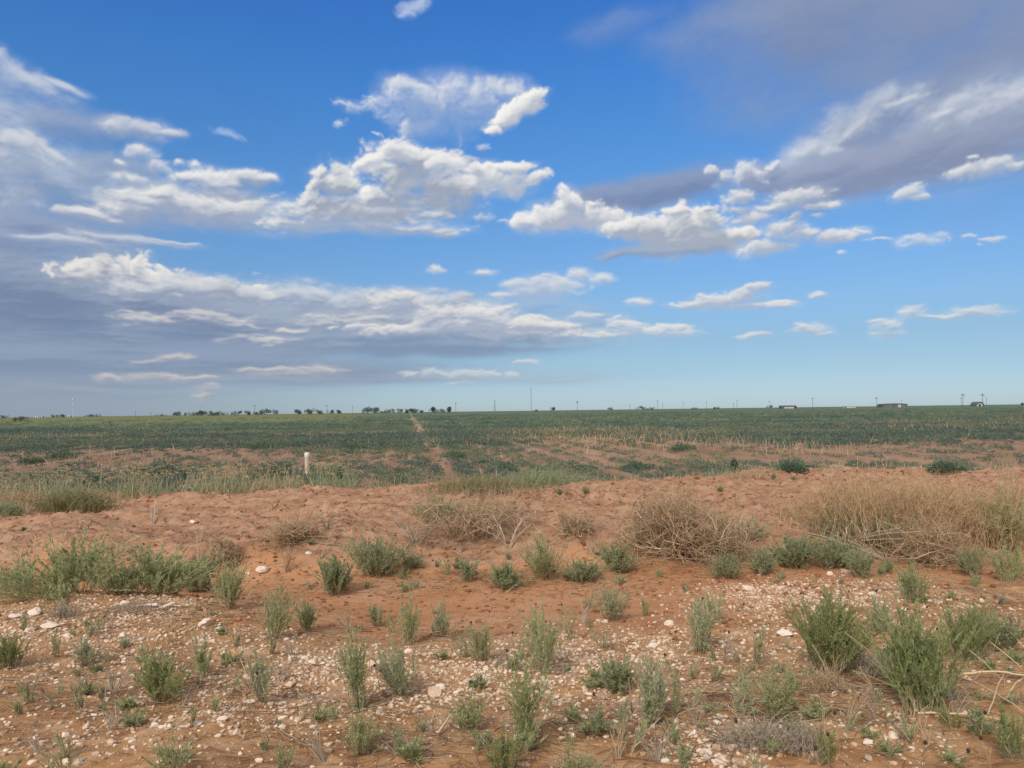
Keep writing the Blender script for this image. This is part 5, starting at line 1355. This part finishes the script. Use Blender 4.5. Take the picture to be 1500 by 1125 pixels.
def tree_mesh(seed, w, h, m=760, trunk=.2):
    """spreading crown in several ragged clumps over a forked trunk"""
    rng = np.random.default_rng(seed); g, gt = Geo(), Geo()
    k = 9; c = np.stack([rng.normal(size=k) * w * .22, rng.normal(size=k) * w * .22, h * rng.uniform(.2, .74, k)], -1)
    rr = np.minimum(w, h) * rng.uniform(.22, .36, k)
    i = rng.integers(0, k, m); d = rng.normal(size=(m, 3)); d /= np.linalg.norm(d, axis=1, keepdims=True)
    P = c[i] + d * (rr[i] * rng.uniform(.45, 1.05, m))[:, None]
    P[:, 2] = np.clip(P[:, 2], h * .06, h)
    L = h * .10
    leaves(g, P, d + rng.normal(size=(m, 3)) * .6, L * rng.uniform(.7, 1.5, m), L * .75, rng)
    tubes(gt, np.stack([np.linspace([0, 0, -.2], [w * .02, 0, h * .5], 5)]), np.linspace(.035, .018, 5)[None] * h, 7)
    az = rng.uniform(0, 6.283, 5)
    tubes(gt, arcs(rng, np.tile([[0, 0, h * trunk]], (5, 1)), az, np.full(5, w * .28), np.full(5, h * .38), 5, .03), np.linspace(.016, .006, 5)[None] * h, 5)
    return g, gt
def plant_tree(name, seed, px, w, h, label, cat, depth, group='trees along the horizon'):
    r = empty(name, far(px, 606, depth), 0, label, cat, group)
    g, gt = tree_mesh(seed, w, h); gt.build('trunk', M['bark'], r); g.build('crown', M['tree_leaf'], r)
    return r
# px centre, width px, height px, label
TREES = [
 (5, 14, 5, 'dark thicket on the horizon cut by the picture edge'),
 (79, 9, 4, 'small round tree next to the white sheds on the horizon'),
 (92, 7, 5, 'small dark tree just before the white tower'),
 (131, 9, 4, 'low flat tree just past the white tower'),
 (141, 10, 4, 'low flat tree, second past the white tower'),
 (236, 12, 3, 'faint low tree at the start of the long tree line'),
 (259, 10, 7, 'lone round tree just before the long dark tree line'),
 (279, 18, 6, 'wide tree opening the long dark tree line'),
 (291, 10, 8, 'tallest tree in the long dark tree line'),
 (300, 12, 7, 'broad tree after the tallest one in the long dark line'),
 (310, 8, 7, 'round tree near the end of the long dark line'),
 (318.5, 7, 6, 'smaller tree closing the long dark line'),
 (328, 8, 4, 'tiny tree in the gap after the long dark line'),
 (349, 12, 7, 'round tree opening the second tree group'),
 (364, 11, 7, 'round tree at the middle of the second tree group'),
 (376, 7, 5, 'small tree by the pole in the second tree group'),
 (387, 12, 9, 'tallest tree of the second group, showing its trunk'),
 (401, 13, 7, 'wide tree closing the second tree group'),
 (437, 9, 8, 'neat round tree standing first after the second group'),
 (454, 10, 9, 'taller round tree standing second after the second group'),
 (468, 8, 7, 'round tree just before the thin pole'),
 (485, 11, 6, 'wide low tree just past the thin pole'),
 (497, 7, 6, 'small round tree last in the row of separate trees'),
 (539, 9, 10, 'tall narrow tree forming the west half of the blocky pair'),
 (549, 13, 9, 'broad tree forming the east half of the blocky pair'),
 (561, 6, 4, 'tiny tree after the blocky pair'),
 (571, 14, 7, 'wide flat tree between the blocky pair and the wheel track'),
 (586, 9, 6, 'small tree near the head of the wheel track'),
 (597, 7, 6, 'thin tree just before the head of the wheel track'),
 (603, 6, 7, 'thin tree at the head of the wheel track'),
 (610, 8, 6, 'round tree just past the head of the wheel track'),
 (618, 5, 4, 'tiny tree, second past the head of the wheel track'),
 (635.5, 7, 10, 'tall dark tree standing alone east of the wheel track'),
 (646, 13, 6, 'wide dark tree beside the tall lone one'),
 (659, 5, 9, 'leaning lollipop tree east of the wheel track'),
 (785, 6, 3, 'tiny bush-like tree next to the tall thin mast'),
 (810, 5, 6, 'small tree halfway from the tall mast to the next pole'),
 (894, 5, 4, 'tiny lone tree on the bare middle horizon'),
 (941, 10, 6, 'larger of the two dark trees on the middle horizon'),
 (955, 8, 4, 'smaller of the two dark trees on the middle horizon'),
 (1018, 7, 3, 'flat scrub tree between two thin poles'),
 (1048, 8, 4, 'flat scrub tree before the pair of poles'),
 (1131, 10, 4, 'flat scrub tree just before the low dark shed'),
 (1498, 6, 4, 'dark scrub tree on the horizon at the east picture edge'),
]
for i, (px, wp, hp, lb) in enumerate(TREES):
    dep = 1250 + 130 * ((i * 7) % 5)
    plant_tree('tree', 900 + i, px, wp / FPX * dep * 1.5, (hp * .9 + 1.0) / FPX * dep, lb, 'tree', dep)
# a nearer thorn bush in the west field
p = at(28, 613, 900); 
plant_tree('tree', 870, 28, 17 / FPX * 300, 9 / FPX * 300, 'dark bushy thorn tree out in the west field, nearer than the horizon trees', 'tree', 300, None)

def utility_pole(h=11.0, arms=1, lean=0.0):
    r = empty('utility_pole', (0, 0, 0))
    g = Geo(); tubes(g, np.array([[[0, 0, -.5], [lean * .4, 0, h * .5], [lean, 0, h]]]), np.array([[.19, .17, .14]]), 8); g.build('pole', M['pole'], r)
    for k in range(arms):
        z = h - .6 - 1.1 * k
        g = Geo(); box(g, (lean, -.25, z), (2.9, .22, .28)); ca = g.build('crossarm', M['pole'], r)
        for x in (-1.2, -.5, .5, 1.2):
            gi = Geo(); V = Geo(); lathe(gi, [(.08, z + .14), (.12, z + .22), (.07, z + .34), (.11, z + .42), (.03, z + .5)], 8)
            o = gi.build('insulator', M['lamp_grey'], ca); o.location = (x + lean, -.25, 0)
    return r
POLES = [   # px, top y, base y, crossarms, label
 (198.7, 601, 609, 1, 'faint utility pole alone on the west horizon past the white tower'),
 (221, 604, 609, 1, 'fainter short pole just before the long tree line'),
 (373, 592, 606, 1, 'utility pole rising from the second tree group'),
 (479, 593, 606, 1, 'thin utility pole in the row of separate trees'),
 (516.5, 595, 606, 1, 'faint pole between the separate trees and the blocky pair'),
 (667.7, 591, 605, 1, 'utility pole just east of the leaning lollipop tree'),
 (846, 588, 602, 2, 'dark utility pole alone between the tall mast and the two dark trees'),
 (922.6, 594, 601, 1, 'faint pole just before the two dark trees'),
 (963.5, 588, 601, 1, 'taller pole just past the two dark trees'),
 (970.6, 593, 601, 1, 'short pole beside the taller one past the two dark trees'),
 (1000.8, 591, 600, 1, 'thin pole, second step past the two dark trees'),
 (1035, 590, 600, 1, 'thin pole between the flat scrub trees'),
 (1074.7, 592, 599, 1, 'shorter of the close pair of poles'),
 (1079.7, 587, 599, 1, 'taller of the close pair of poles'),
 (1127.5, 588, 598, 1, 'thin pole just before the low dark shed'),
 (1190.7, 584, 598, 1, 'pole midway between the low dark shed and the pale trailer'),
 (1284.5, 581, 595, 2, 'dark pole beside the west end of the large arched shed'),
 (1320.8, 586, 595, 1, 'short pole rising behind the large arched shed'),
 (1408.5, 583, 594, 1, 'shorter of the two poles before the quonset hut'),
 (1410.8, 576, 594, 2, 'tallest pole before the quonset hut'),
 (1440, 576, 594, 2, 'tallest pole right beside the quonset hut'),
 (1445.5, 583, 594, 1, 'short pole just past the quonset hut'),
]
_pole_protos = {}
for i, (px, ty, by, arms, lb) in enumerate(POLES):
    hp = by - ty + 1.5; dep = 11.0 / (hp / FPX); dep = min(dep, 1100); h = hp / FPX * dep
    o = utility_pole(h, arms, .15 * ((i * 5) % 3 - 1)); o.location = far(px, 600, dep); o.rotation_euler.z = .35 * ((i * 3) % 4 - 1.5)
    tag(o, lb, 'utility pole', 'utility poles along the horizon')

def lattice(g, w0, w1, h, n, r):
    z = np.linspace(0, h, n + 1); w = np.interp(z, [0, h], [w0, w1]) / 2
    c = [(-1, -1), (1, -1), (1, 1), (-1, 1)]
    for a, b_ in c: tubes(g, np.array([[[a * w[0], b_ * w[0], 0], [a * w[-1], b_ * w[-1], h]]]), r, 4)
    for k in range(n):
        for q in range(4):
            a, b_ = c[q], c[(q + 1) % 4]
            tubes(g, np.array([[[a[0] * w[k], a[1] * w[k], z[k]], [b_[0] * w[k + 1], b_[1] * w[k + 1], z[k + 1]]], [[b_[0] * w[k], b_[1] * w[k], z[k]], [a[0] * w[k + 1], a[1] * w[k + 1], z[k + 1]]]]), r * .6, 3)
# white communication tower in the west: drums on a mast
dep = 1300; p = far(107.4, 608, dep); h = 27 / FPX * dep
r = empty('communication_tower', p, .3, 'pale tower with two drum-shaped antenna rings on the west horizon', 'tower')
g = Geo(); lathe(g, [(.75, -.5), (.6, h * .5), (.45, h * .98), (.3, h)], 12); g.build('mast', M['white_paint'], r, True)
for z, rr in ((h * .66, 1.9), (h * .97, 2.2)):
    g = Geo(); lathe(g, [(.6, z - .4), (rr, z - .3), (rr, z + 1.0), (rr * .9, z + 1.3), (.5, z + 1.4)], 16); g.build('antenna_ring', M['white_paint'], r)
# tall thin guyed mast
dep = 1400; p = far(778.3, 602, dep); h = 36 / FPX * dep
r = empty('radio_mast', p, 0, 'tallest thin dark radio mast near the middle of the horizon', 'radio mast')
g = Geo(); lattice(g, 1.3, 1.1, h, 26, .16); g.build('mast', M['steel'], r)
for a in (0.3, 2.4, 4.5):
    g = Geo(); tubes(g, np.array([[[0, 0, h * .95], [math.cos(a) * h * .45, math.sin(a) * h * .45, 0]], [[0, 0, h * .6], [math.cos(a) * h * .45, math.sin(a) * h * .45, 0]]]), .02, 3); g.build('guy_wire', M['steel'], r)
g = Geo(); tubes(g, np.array([[[0, 0, h], [0, 0, h + 1.6]]]), .07, 4); g.build('tip_antenna', M['steel'], r)
dep = 1300; p = far(724.8, 603, dep); h = 16 / FPX * dep
r = empty('windpump', p, .2, 'thin lattice windpump tower between the lone poles and the tall mast', 'windpump')
g = Geo(); lattice(g, 2.6, .7, h, 9, .14); g.build('tower', M['steel'], r)
g = Geo()
for k in range(12):
    a = 6.2832 * k / 12
    leaves(g, np.array([[.25 * math.cos(a), -.5, h + .3 + .25 * math.sin(a)]]), np.array([[math.cos(a), .05, math.sin(a)]]), 1.5, .55, np.random.default_rng(k))
g.build('wind_wheel', M['steel'], r)
g = Geo(); box(g, (0, 1.0, h + .3), (.08, 1.7, .1)); box(g, (0, 2.2, h + .4), (.06, .8, 1.0)); g.build('tail_vane', M['steel'], r)

def prism(g, w, d, h, rise, oh=.4):
    """gable roof over a w x d plan, eaves at h"""
    x, y = w / 2 + oh, d / 2 + oh
    V = [(-x, -y, h), (x, -y, h), (x, y, h), (-x, y, h), (-x, 0, h + rise), (x, 0, h + rise)]
    g.add(V, [(0, 1, 5, 4), (2, 3, 4, 5), (3, 2, 1, 0)]); g.add([V[0], V[4], V[3], V[1], V[2], V[5]], [(0, 1, 2), (3, 4, 5)])
def shed(name, px, py, dep, w, d, h, rise, label, cat, wall='dark_metal', roof='roof_metal', rz=0.0, front=(), posts=0):
    p = far(px, py, dep); r = empty(name, p, rz, label, cat)
    g = Geo(); box(g, (0, 0, h / 2 - .2), (w, d, h + .4)); g.build('wall', M[wall], r)
    g = Geo(); prism(g, w, d, h + .003, rise); g.build('roof', M[roof], r)
    for kind, x, z, ww, hh, mt in front:
        g = Geo(); box(g, (x, -d / 2 - .04, z), (ww, .1, hh)); g.build(kind, M[mt], r)
    return r
D = 900; K = D / FPX
shed('shed', 1154, 597, D, 22 * K, 9, 2.9, 1.1, 'low dark shed with a pale open strip along its front', 'shed', front=[('door', 0, 1.2, 14 * K, 1.7, 'pale_wall'), ('door', 9.3 * K, 1.2, 2.5, 1.9, 'dark_gap')])
shed('trailer', 1244, 595, D, 16 * K, 4, 1.9, .5, 'small pale trailer house between the low shed and the arched shed', 'trailer', 'pale_wall', 'pale_wall', front=[('door', -6.5 * K, 1.0, 1.4, 1.9, 'dark_gap'), ('window', 1.5, 1.2, 1.6, .8, 'glass'), ('window', 4.2, 1.2, 1.2, .8, 'glass')])
# large shed under a low arched roof
p = far(1307, 595, D); r = empty('arched_shed', p, 0, 'largest dark shed on the horizon, low arched roof and one pale doorway', 'shed')
w, d, h = 36 * K, 14, 3.6
g = Geo(); box(g, (0, 0, h / 2 - .2), (w, d, h + .4)); g.build('wall', M['dark_metal'], r)
g = Geo(); n = 14; xs = np.linspace(-w / 2 - .4, w / 2 + .4, n); zs = h + .02 + 1.15 * (1 - (xs / (w / 2 + .4)) ** 2) ** .8
V = [(x, y, z) for y in (-d / 2 - .4, d / 2 + .4) for x, z in zip(xs, zs)]
g.add(V, [(i, i + 1, n + i + 1, n + i) for i in range(n - 1)])
for q in (0, n): g.add([V[q + i] for i in range(n)], [tuple(range(n))])
g.build('roof', M['roof_metal'], r)
for x, ww, mt in ((6.2 * K, 4.0 * K, 'pale_wall'), (12.5 * K, 5 * K, 'roof_metal'), (-9 * K, 8 * K, 'roof_metal')):
    g = Geo(); box(g, (x, -d / 2 - .04, 1.55), (ww, .1, 2.9)); g.build('door', M[mt], r)
# quonset hut
p = far(1431.5, 594, D); r = empty('quonset_hut', p, 0, 'small half-round quonset hut with a pale end wall between tall poles', 'hut')
R0 = 6.3 * K; n = 18; an = np.linspace(0, np.pi, n)
g = Geo(); V = [(rr * math.cos(a), y, rr * math.sin(a) * 1.08 - .1) for y in (-6, 6) for rr in (R0, R0 * .82) for a in an]
q = lambda s, k: (s * 2 + k) * n
F = []
for i in range(n - 1):
    F += [(q(0, 0) + i, q(0, 0) + i + 1, q(1, 0) + i + 1, q(1, 0) + i), (q(0, 0) + i, q(0, 1) + i, q(0, 1) + i + 1, q(0, 0) + i + 1), (q(0, 1) + i, q(1, 1) + i, q(1, 1) + i + 1, q(0, 1) + i + 1)]
g.add(V, F); g.build('roof', M['dark_metal'], r)
g = Geo(); m = n; V = [(R0 * .80 * math.cos(a), -5.0, R0 * .80 * math.sin(a) * 1.08 - .1) for a in an]; g.add(V, [tuple(range(m))]); V2 = [(v[0], -4.8, v[2]) for v in V]; g.add(V2, [tuple(range(m))]); g.build('end_wall', M['pale_wall'], r)
g = Geo(); box(g, (0, -5.06, 1.2), (2.6, .1, 2.4)); g.build('door', M['dark_gap'], r)
# pale sheds far in the west
D2 = 1300; K2 = D2 / FPX
for px, w, lb in ((55, 5.0, 'small white shed on the west horizon nearest the thorn tree'), (61, 3.6, 'smaller white shed beside the first one on the west horizon'), (102, 3.4, 'tiny white shed at the foot of the white tower')):
    shed('shed', px, 611, D2, w * K2, 6, 2.6, .8, lb, 'shed', 'white_paint', 'white_paint', front=[('door', 0, 1.1, 1.6, 2.1, 'dark_gap')])
